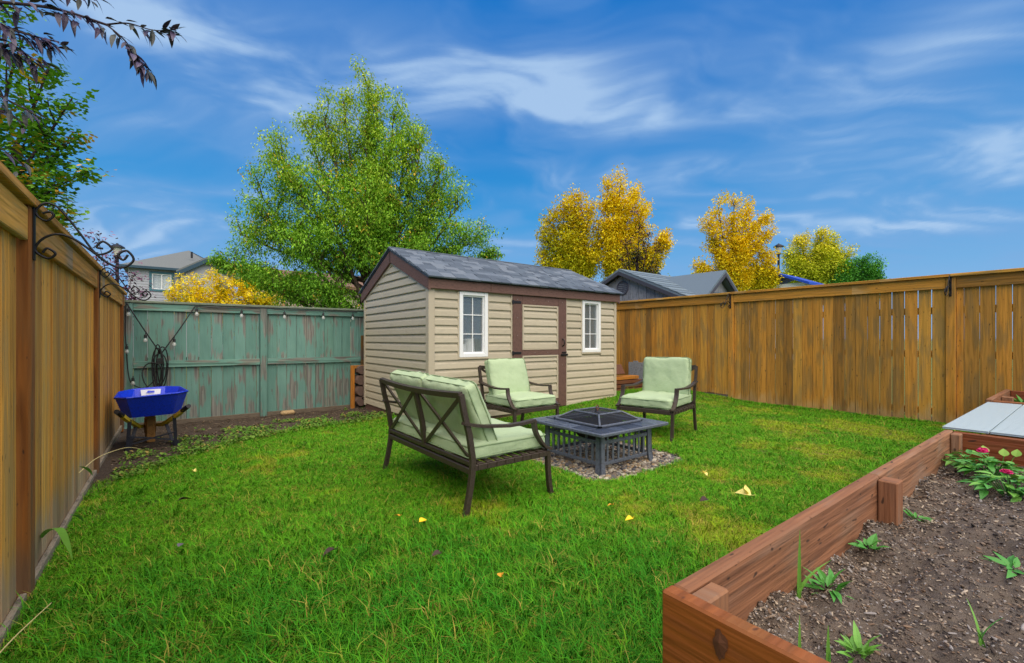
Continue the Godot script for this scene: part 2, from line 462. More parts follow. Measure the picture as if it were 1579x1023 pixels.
# ------------------------------------------------------------------ setting
func build_ground():
	# far ground
	var far := MB.new()
	far.quad(V(-400, -0.2, 400), V(400, -0.2, 400), V(400, -0.2, -400), V(-400, -0.2, -400))
	struct("field", far.mesh(), tmat(speck_tex(256, [Color8(70, 84, 34), Color8(96, 110, 44), Color8(120, 120, 60)], 0.02, 90), V(0.3, 0.3, 0.3), V(0, 0, 0), 0.95))
	# yard: bare earth with thatch under the lawn
	var x0 := -1.6; var z0 := -9.2; var st := 0.05
	var nx := 200; var nz := 224
	var v := PackedVector3Array(); var n := PackedVector3Array(); var c := PackedColorArray(); var idx := PackedInt32Array()
	var fn := FastNoiseLite.new(); fn.seed = 4; fn.frequency = 7.0
	var ys := PackedFloat32Array()
	for j in nz + 1:
		for i in nx + 1:
			var x := x0 + i * st; var z := z0 + j * st
			var l := lawn_at(x, z)
			var y := ground_y(x, z) + fn.get_noise_2d(x, z) * lerpf(0.022, 0.006, l)
			if gravel_in(x, z) < 1.0: y -= 0.035
			ys.append(y)
			v.append(V(x, y, z))
			var k := 0.5 + 0.5 * fn.get_noise_2d(x * 1.7 + 40.0, z * 1.7)
			var soil := Color(0.062, 0.043, 0.03).lerp(Color(0.12, 0.09, 0.062), k)
			c.append(soil.lerp(Color(0.11, 0.15, 0.02).lerp(Color(0.21, 0.19, 0.045), k), l))
	for j in nz + 1:
		for i in nx + 1:
			var a := ys[j * (nx + 1) + maxi(i - 1, 0)]; var b := ys[j * (nx + 1) + mini(i + 1, nx)]
			var d := ys[maxi(j - 1, 0) * (nx + 1) + i]; var e := ys[mini(j + 1, nz) * (nx + 1) + i]
			n.append(V((a - b) / (2 * st), 1, (d - e) / (2 * st)).normalized())
	for j in nz:
		for i in nx:
			var a := j * (nx + 1) + i
			for q in [a, a + 1, a + nx + 2, a, a + nx + 2, a + nx + 1]: idx.append(q)
	var arr := []
	arr.resize(Mesh.ARRAY_MAX)
	arr[Mesh.ARRAY_VERTEX] = v; arr[Mesh.ARRAY_NORMAL] = n; arr[Mesh.ARRAY_COLOR] = c; arr[Mesh.ARRAY_INDEX] = idx
	var am := ArrayMesh.new(); am.add_surface_from_arrays(Mesh.PRIMITIVE_TRIANGLES, arr)
	var m := tmat(speck_tex(512, [Color8(150, 140, 130), Color8(255, 250, 244), Color8(200, 194, 186), Color8(120, 112, 104)], 0.06, 14), V(2.4, 2.4, 2.4), V(0, 0, 0), 0.95, Color.WHITE, bump_tex(0.08, 76, 8.0), 1.0)
	m.vertex_color_use_as_albedo = true
	struct("ground", am, m)

# one bay of close board fence. along: unit vector of its run, out: unit vector to the yard
func fence_bay(root: Node3D, key: String, a: Vector3, along: Vector3, out: Vector3, length: float, top: float, foot: float, pitch: float, gap: Callable, proud := 0.0):
	var bs := Basis(along, Vector3.UP, along.cross(Vector3.UP))
	var t := 0.0
	while t < length - 0.03:
		var wd := minf(pitch * rr(0.94, 1.04), length - t)
		var g: float = gap.call(t)
		var bot := foot + rr(-0.012, 0.02)
		var p := a + along * (t + wd * 0.5) + out * rr(-0.005, 0.005)
		p.y = (top + bot) * 0.5
		var o := obj("board", cb(V(snappedf(maxf(wd - g, 0.02), 0.002), snappedf(top - bot, 0.01), 0.019), 0.003), pick(key), root, p, bs)
		o.rotate(Vector3.UP, rr(-0.012, 0.012))
		t += wd

func left_fence():
	var r := thing("cedar_fence", "golden brown cedar fence along the left edge, carrying the scroll brackets by the wheelbarrow", "fence", V(-0.45, 0, -3))
	var o := V(0.39, 0, 3)
	var posts := [0.0, -2.74, -4.97, -7.33]
	var side := V(1, 0, 0)
	for i in posts.size():
		var z: float = posts[i]
		block("post", o + V(-0.505, -0.05, z - 0.09), o + V(-0.415, 1.665, z), M.post_dark, r, 0.006)
		var z2: float = posts[i + 1] if i + 1 < posts.size() else -7.72
		var zz := z2 if i + 1 < posts.size() else -7.72
		var z_a := z - 0.092; var len := z_a - (zz + 0.002)
		if len > 0.1:
			fence_bay(r, "cedar_left", o + V(-0.458, 0, z_a), V(0, 0, -1), side, len, 1.60, 0.0, 0.116, func(_t): return rr(0.004, 0.008))
			block("fascia", o + V(-0.447, 1.515, zz + 0.003), o + V(-0.421, 1.655, z_a), pick("cedar_left_flat"), r)
			block("bottom_rail", o + V(-0.447, -0.02, zz + 0.003), o + V(-0.424, 0.035, z_a), M.kick, r)
			block("back_rail", o + V(-0.512, 0.75, zz + 0.003), o + V(-0.470, 0.84, z_a), pick("cedar_left_flat"), r)
		block("cap", o + V(-0.525, 1.667, zz - 0.001 - (0.0 if i + 1 < posts.size() else 0.0)), o + V(-0.40, 1.705, z - 0.003), pick("cedar_left_flat"), r)

func green_fence():
	var r := thing("painted_fence", "weathered teal green fence across the back with paint flaking off grey boards", "fence", V(1.2, 0, -7.7))
	var o := V(-1.2, 0, 7.7)
	var zf := -7.70
	for b in [[-0.40, 1.06], [1.155, 5.2]]:
		fence_bay(r, "green_paint", o + V(b[0], 0, zf), V(1, 0, 0), V(0, 0, 1), b[1] - b[0], 1.56, -0.05, 0.142, func(t): return 0.002 if rng.randf() < 0.6 else 0.005)
		block("top_rail", o + V(b[0], 1.475, zf + 0.012), o + V(b[1], 1.57, zf + 0.05), pick("green_paint_flat"), r)
		block("middle_rail", o + V(b[0], 0.715, zf + 0.012), o + V(b[1], 0.805, zf + 0.05), pick("green_paint_flat"), r)
		block("bottom_board", o + V(b[0], -0.12, zf + 0.012), o + V(b[1], -0.005, zf + 0.04), M.kick2, r)
	block("post", o + V(1.062, -0.1, zf - 0.03), o + V(1.152, 1.572, zf + 0.06), M.green_paint[1], r, 0.006)
	block("post", o + V(-0.49, -0.1, zf - 0.03), o + V(-0.402, 1.572, zf + 0.06), M.green_paint[0], r, 0.006)
	block("cap", o + V(-0.5, 1.574, zf - 0.05), o + V(5.2, 1.605, zf + 0.075), M.cap_green, r)

func right_fence():
	var r := thing("cedar_fence", "long stained cedar fence along the right side with daylight showing between its boards", "fence", V(7.8, 0, -3))
	var o := V(-7.8, 0, 3)
	var X := 7.82
	var posts := [1.6, -1.12, -3.9, -6.7, -9.4]
	for i in posts.size():
		var z: float = posts[i]
		block("post", o + V(X - 0.045, -0.05, z - 0.09), o + V(X + 0.045, 1.875, z), pick("cedar_right"), r, 0.006)
		if i + 1 == posts.size(): continue
		var zz: float = posts[i + 1]; var z_a := z - 0.092
		var near := 1.0 if i < 2 else 0.0
		var gapf := func(t):
			if i == 0: return rr(0.007, 0.012) if rng.randf() < 0.35 else 0.003
			if i == 1: return (rr(0.007, 0.011) if t < 0.62 else (rr(0.006, 0.008) if rng.randf() < 0.35 else 0.003))
			return rr(0.003, 0.006)
		var foot := ground_y(X - 0.1, (z + zz) * 0.5) - 0.01
		fence_bay(r, "cedar_right", o + V(X + 0.012, 0, z_a), V(0, 0, -1), V(-1, 0, 0), z_a - zz - 0.002, 1.82, foot, 0.136, gapf)
		block("fascia", o + V(X - 0.034, 1.735, zz + 0.003), o + V(X - 0.004, 1.8755, z_a), pick("cedar_right_flat"), r)
		block("back_rail", o + V(X + 0.026, 0.86, zz + 0.003), o + V(X + 0.06, 0.95, z_a), pick("cedar_right_flat"), r)
		block("back_rail", o + V(X + 0.026, 1.42, zz + 0.003), o + V(X + 0.06, 1.51, z_a), pick("cedar_right_flat"), r)
		block("back_rail", o + V(X + 0.026, 0.12, zz + 0.003), o + V(X + 0.06, 0.21, z_a), pick("cedar_right_flat"), r)
		block("cap", o + V(X - 0.075, 1.878, zz - 0.045), o + V(X + 0.07, 1.915, z - 0.049), pick("cedar_right_flat"), r)

func brackets():
	var U := [[0.011, 1.583], [0.032, 1.592], [0.041, 1.578], [0.022, 1.556], [-0.001, 1.568], [-0.006, 1.593], [0.017, 1.622], [0.048, 1.617], [0.079, 1.579], [0.114, 1.523], [0.158, 1.451], [0.184, 1.446], [0.211, 1.470], [0.184, 1.497], [0.164, 1.472], [0.184, 1.468]]
	var L := [[0.011, 1.431], [0.024, 1.450], [0.046, 1.431], [0.024, 1.411], [-0.009, 1.439], [0.011, 1.484], [0.051, 1.508], [0.097, 1.496], [0.151, 1.453], [0.203, 1.408], [0.246, 1.397], [0.279, 1.432], [0.257, 1.468], [0.230, 1.447], [0.246, 1.428], [0.261, 1.451]]
	var spots := [[V(-0.463, -0.143, -2.785), 0.0, "black scroll bracket on the nearest left fence post, the largest in view"], [V(-0.463, -0.143, -5.015), 0.0, "black scroll bracket on the second left fence post, above the blue wheelbarrow"],
		[V(7.763, 0.05, -1.165), PI, "black scroll bracket on the right fence post nearest the raised bed"], [V(7.763, 0.05, -3.945), PI, "black scroll bracket on the right fence post behind the armchair, nearest the shed"]]
	for s in spots:
		var t := thing("scroll_bracket", s[2], "bracket", s[0], s[1], "black scroll plant brackets on the fence posts")
		t.scale = V(1.13, 1.13, 1.13)
		block("mounting_bar", V(-0.011, 1.40, -0.011), V(-0.004, 1.637, 0.011), M.iron, t, 0.002)
		for q in [["upper_scroll", U], ["lower_scroll", L]]:
			var c := Curve3D.new()
			var pts: Array = q[1]
			for k in pts.size():
				var p := V(pts[k][0] + 0.004, pts[k][1], 0)
				var a = pts[maxi(k - 1, 0)]; var b = pts[mini(k + 1, pts.size() - 1)]
				var tg := V(b[0] - a[0], b[1] - a[1], 0) / 6.0
				c.add_point(p, -tg, tg)
			c.bake_interval = 0.006
			var bk := c.get_baked_points()
			var arr := []
			for p in bk: arr.append(p)
			var b2 := MB.new()
			b2.tube(arr, 0.0044, 0.0044, 6)
			obj(q[0], b2.mesh(), M.iron, t)

# ------------------------------------------------------------------ the shed
func plank_mesh(lb: float, rb: float, lt: float, rt: float, h: float) -> ArrayMesh:   # dutch lap course: ends at the foot and at the top
	var b := MB.new()
	var prof := [[0.0, 0.002], [0.0, 0.024], [0.06, 0.026], [0.6, 0.019], [0.8, 0.006], [1.0, 0.002], [1.0, 0.0]]
	var ctr := V((lb + rb) * 0.5, h * 0.5, 0.0)
	for i in prof.size() - 1:
		var p = prof[i]; var q = prof[i + 1]
		var l0 := lerpf(lb, lt, p[0]); var r0 := lerpf(rb, rt, p[0]); var l1 := lerpf(lb, lt, q[0]); var r1 := lerpf(rb, rt, q[0])
		b.quad(V(l0, p[0] * h, p[1]), V(r0, p[0] * h, p[1]), V(r1, q[0] * h, q[1]), V(l1, q[0] * h, q[1]))
	for i in range(1, prof.size() - 1):
		var p = prof[i]; var q = prof[i + 1]
		b.tri_o(V(lb, 0, 0), V(lerpf(lb, lt, p[0]), p[0] * h, p[1]), V(lerpf(lb, lt, q[0]), q[0] * h, q[1]), ctr)
		b.tri_o(V(rb, 0, 0), V(lerpf(rb, rt, p[0]), p[0] * h, p[1]), V(lerpf(rb, rt, q[0]), q[0] * h, q[1]), ctr)
	return b.mesh()

func shed():
	var r := thing("garden_shed", "beige vinyl sided garden shed with brown trim and grey shingle roof", "shed", V(4.29, 0, -6.2))
	var o := -r.position
	var x0 := 2.55; var x1 := 6.03; var zf := -5.05; var zb := -7.35
	var wt := 0.05
	# walls with real openings
	var b := MB.new()
	var zc := zf - wt * 0.5
	var seg := func(xa: float, xb: float, ya: float, yb: float): b.box(o + V((xa + xb) * 0.5, (ya + yb) * 0.5, zc), V(xb - xa, yb - ya, wt))
	seg.call(x0, 2.985, 0.02, 1.78); seg.call(2.985, 3.375, 0.02, 0.885); seg.call(2.985, 3.375, 1.695, 1.78)
	seg.call(3.375, 5.245, 0.02, 1.78); seg.call(5.245, 5.615, 0.02, 0.905); seg.call(5.245, 5.615, 1.695, 1.78); seg.call(5.615, x1, 0.02, 1.78)
	obj("front_wall", b.mesh(), M.trim, r)
	for q in [[x0, "left_wall"], [x1 - wt, "right_wall"]]:
		var g := MB.new()
		var pr := [V(0, 0.02, zf - wt - 0.002), V(0, 0.02, zb), V(0, 1.78, zb), V(0, 2.33, -6.2), V(0, 1.78, zf - wt - 0.002)]
		var ctr := o + V(q[0] + wt / 2, 1.0, -6.2)
		for k in 5:
			g.quad_o(o + pr[k] + V(q[0], 0, 0), o + pr[(k + 1) % 5] + V(q[0], 0, 0), o + pr[(k + 1) % 5] + V(q[0] + wt, 0, 0), o + pr[k] + V(q[0] + wt, 0, 0), ctr)
		for xx in [q[0], q[0] + wt]:
			var f := V(xx, 0, 0) + o
			g.quad_o(f + pr[0], f + pr[1], f + pr[2], f + pr[4], ctr); g.tri_o(f + pr[2], f + pr[3], f + pr[4], ctr)
		obj("gable_wall", g.mesh(), M.trim, r)
	block("back_wall", o + V(x0 + wt + 0.002, 0.02, zb + 0.002), o + V(x1 - wt - 0.002, 1.78, zb + wt), M.trim, r)
	block("floor", o + V(x0 + wt + 0.002, 0.0, zb + wt + 0.002), o + V(x1 - wt - 0.002, 0.06, zf - wt - 0.002), M.dark_in, r)
	block("skirting", o + V(x0 - 0.004, -0.12, zb), o + V(x1 - 0.03, 0.045, zf + 0.004), M.brown, r)
	# siding, course by course
	var ex := 0.1113
	var y := 0.05
	while y < 1.74:
		var h := minf(ex, 1.742 - y)
		var ranges := []
		var wl := y + h > 0.86 and y < 1.74
		if wl: ranges = [[x0 + 0.055, 2.955], [3.405, 3.792], [4.878, 5.212], [5.648, x1 - 0.045]]
		else: ranges = [[x0 + 0.055, 3.792], [4.878, x1 - 0.045]]
		for q in ranges:
			obj("siding_plank", plank_mesh(q[0], q[1], q[0], q[1], h), pick("siding"), r, o + V(0, y, zf))
		y += ex
	y = 0.05
	while y < 2.30:
		var hw := func(yy: float) -> float: return 1.10 if yy < 1.73 else 1.10 * clampf((2.325 - yy) / (2.325 - 1.73), 0.0, 1.0)
		var h := minf(ex, 2.32 - y)
		var a: float = hw.call(y); var c: float = hw.call(y + h)
		var bs := Basis(V(0, 0, 1), Vector3.UP, V(-1, 0, 0))
		obj("siding_plank", plank_mesh(-a, a, -c, c, h), pick("siding"), r, o + V(x0, y, -6.2), bs)
		y += ex
	# corner and opening trims
	block("corner_trim", o + V(x0 - 0.030, 0.04, zf - 0.055), o + V(x0 + 0.055, 1.745, zf + 0.030), M.trim, r)
	block("corner_trim", o + V(x1 - 0.045, 0.05, zf - 0.03), o + V(x1 + 0.012, 1.745, zf + 0.030), M.trim, r)
	block("corner_trim", o + V(x0 - 0.030, 0.02, zb - 0.01), o + V(x0 + 0.02, 1.745, zb + 0.05), M.trim, r)
	block("door_trim", o + V(3.793, 0.06, zf + 0.001), o + V(3.815, 1.745, zf + 0.031), M.trim, r)
	block("door_trim", o + V(4.857, 0.06, zf + 0.001), o + V(4.877, 1.745, zf + 0.031), M.trim, r)
	# windows
	for w in [[2.96, 3.40, 0.86, 1.722, "left"], [5.217, 5.643, 0.885, 1.722, "right"]]:
		var f := MB.new()
		var xa: float = w[0]; var xb: float = w[1]; var ya: float = w[2]; var yb: float = w[3]
		var e := 0.052
		for q in [[xa, xa + e, ya, yb], [xb - e, xb, ya, yb], [xa + e, xb - e, ya, ya + e], [xa + e, xb - e, yb - e, yb]]:
			f.box(o + V((q[0] + q[1]) / 2, (q[2] + q[3]) / 2, zf + 0.005), V(q[1] - q[0], q[3] - q[2], 0.06), 0.005)
		for q in [[xa + e, xa + e + 0.016, ya + e, yb - e], [xb - e - 0.016, xb - e, ya + e, yb - e], [xa + e + 0.016, xb - e - 0.016, ya + e, ya + e + 0.016], [xa + e + 0.016, xb - e - 0.016, yb - e - 0.016, yb - e]]:
			f.box(o + V((q[0] + q[1]) / 2, (q[2] + q[3]) / 2, zf - 0.006), V(q[1] - q[0], q[3] - q[2], 0.03), 0.003)
		var win := obj("window", f.mesh(), M.white, r)
		block("pane", o + V(xa + e + 0.002, ya + e + 0.002, zf - 0.021), o + V(xb - e - 0.002, yb - e - 0.002, zf - 0.017), M.glass, win, 0.0)
		var xm := (xa + xb) / 2
		block("muntin", o + V(xm - 0.006, ya + e + 0.016, zf - 0.0155), o + V(xm + 0.006, yb - e - 0.016, zf - 0.007), M.white, win, 0.001)
		for k in [1, 2]:
			var ym := lerpf(ya + e, yb - e, k / 3.0)
			block("muntin", o + V(xa + e + 0.016, ym - 0.006, zf - 0.0162), o + V(xb - e - 0.016, ym + 0.006, zf - 0.0062), M.white, win, 0.001)
		block("window_sill", o + V(xa - 0.022, ya - 0.026, zf + 0.002), o + V(xb + 0.022, ya - 0.001, zf + 0.034), M.trim, win)
		block("side_trim", o + V(xa - 0.024, ya, zf + 0.001), o + V(xa - 0.001, 1.745, zf + 0.024), M.trim, win)
		block("side_trim", o + V(xb + 0.001, ya, zf + 0.001), o + V(xb + 0.024, 1.745, zf + 0.024), M.trim, win)
		block("shelf", o + V(xa - 0.1, ya - 0.05, zf - 0.34), o + V(xb + 0.1, ya - 0.02, zf - 0.06), M.dark_in, r)
	# roof
	var run := 1.235; var rise := 0.525
	var sl := sqrt(run * run + rise * rise)
	for s in [1.0, -1.0]:
		var d := V(0, -rise / sl, s * run / sl); var nn := V(0, run / sl, s * rise / sl)
		var bs := Basis(V(1, 0, 0), nn, V(1, 0, 0).cross(nn))
		var ridge := V(4.29, 2.395, -6.2)
		var deck := obj("roof", cb(V(3.60, 0.022, sl), 0.0), M.black if s < 0 else M.shingle[2], r, o + ridge + d * sl * 0.5 - nn * 0.012, bs)
		var rows := 12
		var exs := (sl + 0.012) / rows
		for k in rows:
			var off := rr(0.0, 0.26)
			var x := -1.81 - off
			while x < 1.81:
				var wd := rr(0.12, 0.24) if s > 0 else 1.3
				var xa := maxf(x, -1.815); var xb := minf(x + wd, 1.815)
				if xb - xa > 0.03:
					var lift := rr(0.0, 0.004)
					var th := snappedf(rr(0.012, 0.028), 0.002)
					var sh := obj("shingle", cb(V(snappedf(xb - xa - 0.004, 0.01), th, exs + 0.045), 0.002), pick("shingle"), deck)
					var pos := ridge + V((xa + xb) / 2, 0, 0) + d * (exs * (k + 0.5) + 0.012) + nn * (0.012 + lift)
					sh.transform = deck.transform.affine_inverse() * Transform3D(bs.rotated(V(1, 0, 0), s * 0.06), o + pos)
				x += wd
		# barge boards and fascia
		for xe in [[x0 - 0.052, x0 - 0.022], [x1 + 0.022, x1 + 0.052]]:
			var q := MB.new()
			var pa := ridge - nn * 0.026; var pb := pa + d * (sl - 0.005)
			var p := []
			for xx in xe:
				p.append_array([o + V(xx, pa.y, pa.z), o + V(xx, pb.y, pb.z), o + V(xx, pb.y - 0.145, pb.z), o + V(xx, pa.y - 0.165, pa.z)])
			q.hexa(p, o + V((xe[0] + xe[1]) / 2, (pa.y + pb.y) / 2 - 0.07, (pa.z + pb.z) / 2))
			obj("barge_board", q.mesh(), M.brown, r)
			var tr := MB.new()
			var p2 := []
			for xx in ([x0 - 0.021, x0 - 0.001] if xe[0] < 4 else [x1 + 0.001, x1 + 0.021]):
				p2.append_array([o + V(xx, pa.y - 0.15, pa.z), o + V(xx, pb.y - 0.12, pb.z - s * 0.07), o + V(xx, pb.y - 0.155, pb.z - s * 0.07), o + V(xx, pa.y - 0.20, pa.z)])
			tr.hexa(p2, o + V(p2[0].x - o.x, (pa.y + pb.y) / 2 - 0.15, (pa.z + pb.z) / 2))
			obj("rake_trim", tr.mesh(), M.trim, r)
		var ze: float = -6.2 + s * (run - 0.012)
		var z_lo := minf(ze, ze - s * 0.025); var z_hi := maxf(ze, ze - s * 0.025)
		for q in [[x0 - 0.0215, 3.42], [3.424, x1 + 0.0215]]:
			block("fascia_board", o + V(q[0], 1.722, z_lo), o + V(q[1], 1.845, z_hi), M.brown, r)
		block("soffit", o + V(x0, 1.748, minf(-6.2 + s * 1.15, ze - s * 0.027)), o + V(x1, 1.76, maxf(-6.2 + s * 1.15, ze - s * 0.027)), M.brown, r, 0.0)
	block("ridge_cap", o + V(x0 - 0.06, 2.40, -6.26), o + V(x1 + 0.06, 2.416, -6.14), M.shingle[1], r)
	# door
	var dz := zf + 0.012
	var db := MB.new()
	db.box(o + V(4.336, 0.8975, zf + 0.0065), V(1.038, 1.645, 0.011), 0.002)
	var dr := obj("door", db.mesh(), M.brown_up, r)
	for q in [["stile", 3.818, 3.985, 0.078, 1.718], ["stile", 4.685, 4.854, 0.078, 1.718], ["rail", 3.987, 4.683, 1.595, 1.718], ["rail", 3.987, 4.683, 0.862, 0.94], ["rail", 3.987, 4.683, 0.078, 0.2]]:
		block(q[0], o + V(q[1], q[3], dz + 0.001), o + V(q[2], q[4], dz + 0.026), M.brown_up if q[0] == "stile" else M.brown, dr)
	for q in [[0.942, 1.593], [0.202, 0.86]]:
		for e in [[3.988, 4.014, q[0], q[1]], [4.656, 4.682, q[0], q[1]], [4.015, 4.655, q[1] - 0.026, q[1]], [4.015, 4.655, q[0], q[0] + 0.014]]:
			block("panel_trim", o + V(e[0], e[2], dz + 0.002), o + V(e[1], e[3], dz + 0.032), M.trim, dr)
		var yy: float = q[0] + 0.015
		while yy < q[1] - 0.03:
			var h := minf(ex, q[1] - 0.027 - yy)
			obj("siding_plank", plank_mesh(4.016, 4.654, 4.016, 4.654, h), pick("siding"), dr, o + V(0, yy, dz + 0.003))
			yy += ex
	for yy in [1.62, 0.9, 0.2]:
		block("hinge", o + V(3.80, yy - 0.03, dz + 0.0265), o + V(3.835, yy + 0.03, dz + 0.034), M.black, dr)
		block("hinge_strap", o + V(3.836, yy - 0.018, dz + 0.0268), o + V(3.965, yy + 0.018, dz + 0.033), M.black, dr)
	var hb := MB.new()
	hb.tube([o + V(4.77, 1.10, dz + 0.027), o + V(4.77, 1.085, dz + 0.06), o + V(4.77, 1.045, dz + 0.07), o + V(4.77, 1.005, dz + 0.06), o + V(4.77, 0.99, dz + 0.027)], 0.009, 0.009, 8)
	obj("handle", hb.mesh(), M.black, dr)
	block("latch", o + V(4.735, 0.842, dz + 0.0265), o + V(4.872, 0.875, dz + 0.045), M.black, dr)
	block("latch", o + V(4.755, 0.885, dz + 0.0265), o + V(4.85, 0.905, dz + 0.04), M.black, dr)
	var bolt := MB.new()
	for q in [[3.9, 1.66], [3.9, 1.4], [3.9, 1.15], [3.9, 0.7], [4.2, 1.66], [4.48, 1.66], [4.77, 1.66], [4.77, 1.35], [4.77, 0.7], [4.22, 0.9], [4.47, 0.9]]:
		bolt.box(o + V(q[0], q[1], dz + 0.027), V(0.012, 0.012, 0.004), 0.001)
	obj("bolt_heads", bolt.mesh(), M.bolt, dr)
	# what stands inside the windows
	for q in [[3.08, 0.105, 0.19, 0.0, "short white paint bucket inside the left shed window"], [3.255, 0.075, 0.26, 0.09, "tall white paper roll leaning inside the left shed window"]]:
		var t := MB.new()
		t.disc_lathe([Vector2(0, 0), Vector2(q[1] * 0.9, 0), Vector2(q[1] * 0.92, q[2] - 0.012), Vector2(q[1], q[2] - 0.01), Vector2(q[1], q[2]), Vector2(q[1] * 0.85, q[2]), Vector2(q[1] * 0.82, q[2] - 0.02), Vector2(0, q[2] - 0.02)], Vector3.ZERO, 20)
		var ob := obj("white_bucket" if q[3] == 0.0 else "paper_roll", t.mesh(), M.paper, null, V(q[0], 0.842, zf - 0.19), Basis(V(0, 0, 1), q[3]))
		tag(ob, q[4], "bucket" if q[3] == 0.0 else "roll")
	tag(block("stored_box", V(5.29, 0.867, zf - 0.26), V(5.40, 1.10, zf - 0.13), M.bluebox, self, 0.004), "pale blue box standing inside the right shed window", "box")
	var bk := thing("plank_rack", "brown planks stored upright, seen through the left shed window", "planks", V(3.25, 0.06, -5.75))
	for q in [[-0.02, 1.2, 0.09], [0.13, 1.35, 0.12], [0.3, 1.3, 0.1]]:
		block("plank", V(q[0], 0, 0), V(q[0] + q[2], q[1], 0.03), M.plank_in, bk)
	var bk2 := thing("plank_rack", "brown planks stored upright, seen through the right shed window", "planks", V(5.5, 0.06, -5.7))
	for q in [[-0.0, 1.5, 0.09], [0.16, 1.4, 0.12], [0.34, 1.5, 0.1]]:
		block("plank", V(q[0], 0, 0), V(q[0] + q[2], q[1], 0.03), M.plank_in, bk2)

func clutter():
	# left of the shed, in the gap before the green fence
	var f := thing("wood_frame", "leaning brown timber frame in the gap between green fence and shed", "frame", V(2.48, -0.06, -7.58))
	block("upright", V(-0.11, 0, 0), V(-0.05, 0.72, 0.05), M.plank_y, f)
	block("top_bar", V(-0.049, 0.665, 0.002), V(0.3, 0.72, 0.05), M.plank_y, f)
	var fw := [[2.60, 0.05, 0.075], [2.70, 0.10, 0.09], [2.60, 0.22, 0.08], [2.72, 0.30, 0.095], [2.61, 0.40, 0.085], [2.73, 0.50, 0.08], [2.62, 0.57, 0.07]]
	var lab := ["bottom log of the firewood stack by the shed corner", "log second from the ground in the firewood stack", "log third from the ground in the firewood stack", "middle log of the firewood stack beside the shed", "log third from the top of the firewood stack", "log just under the top of the firewood stack", "topmost log of the firewood stack by the shed corner"]
	for k in fw.size():
		var q = fw[k]
		var b := MB.new()
		var prof := []
		for i in 12:
			prof.append(Vector2(cos(TAU * i / 12), sin(TAU * i / 12)) * q[2] * rr(0.86, 1.08))
		for i in 12:
			var u: Vector2 = prof[i]; var w: Vector2 = prof[(i + 1) % 12]
			b.quad_o(V(u.x, u.y, 0), V(w.x, w.y, 0), V(w.x, w.y, -0.3), V(u.x, u.y, -0.3), V(0, 0, -0.15))
			b.tri_o(V(0, 0, 0), V(u.x, u.y, 0), V(w.x, w.y, 0), V(0, 0, -0.1))
			b.tri_o(V(0, 0, -0.3), V(u.x, u.y, -0.3), V(w.x, w.y, -0.3), V(0, 0, -0.1))
		tag(obj("firewood_log", b.mesh(), M.log, null, V(q[0] - 0.1, q[1] + 0.02, -7.42)), lab[k], "log", "firewood stacked behind the shed")
	var bd := thing("leaning_plank", "dark grey plank leaning on the green fence behind the shed", "plank", V(2.60, -0.06, -7.6))
	block("board", V(-0.05, 0.6, 0.0), V(0.10, 1.22, 0.03), M.greywood, bd)
	# stone at the foot of the green fence
	var st := MB.new()
	st.box(Vector3.ZERO, V(0.2, 0.07, 0.1), 0.026)
	tag(obj("stone", st.mesh(), M.stone, null, V(1.42, -0.03, -7.56), Basis(Vector3.UP, 0.1)), "flat tan stone lying at the foot of the green fence", "stone")
	# right of the shed
	var t := thing("timber_pile", "low pile of brown timber and boards between shed and right fence", "lumber", V(7.0, 0.06, -5.55))
	for k in 4:
		block("plank", V(-0.5, 0.04 + k * 0.075, -0.25 + 0.03 * k), V(0.48 - 0.06 * k, 0.10 + k * 0.075, 0.10 - 0.02 * k), M.plank_y if k == 3 else M.plank_in, t)
	block("leaning_panel", V(-0.6, 0.36, -0.05), V(-0.1, 0.56, -0.02), M.rust, t).rotate(V(1, 0, 0), -0.5)
	var gp := thing("metal_sheet", "grey metal sheet leaning on the right fence behind the armchair", "sheet", V(7.62, 0.03, -5.3))
	for k in 6:
		block("rib", V(0, 0, -0.12 * k - 0.118), V(0.018, 0.62 - 0.03 * (k % 2), -0.12 * k), M.greysheet, gp)
	var gpost := thing("grey_post", "slim weathered grey post standing between shed corner and right fence", "post", V(6.75, 0.05, -5.95))
	block("upright", V(-0.035, 0, -0.035), V(0.035, 1.32, 0.035), M.greywood, gpost)

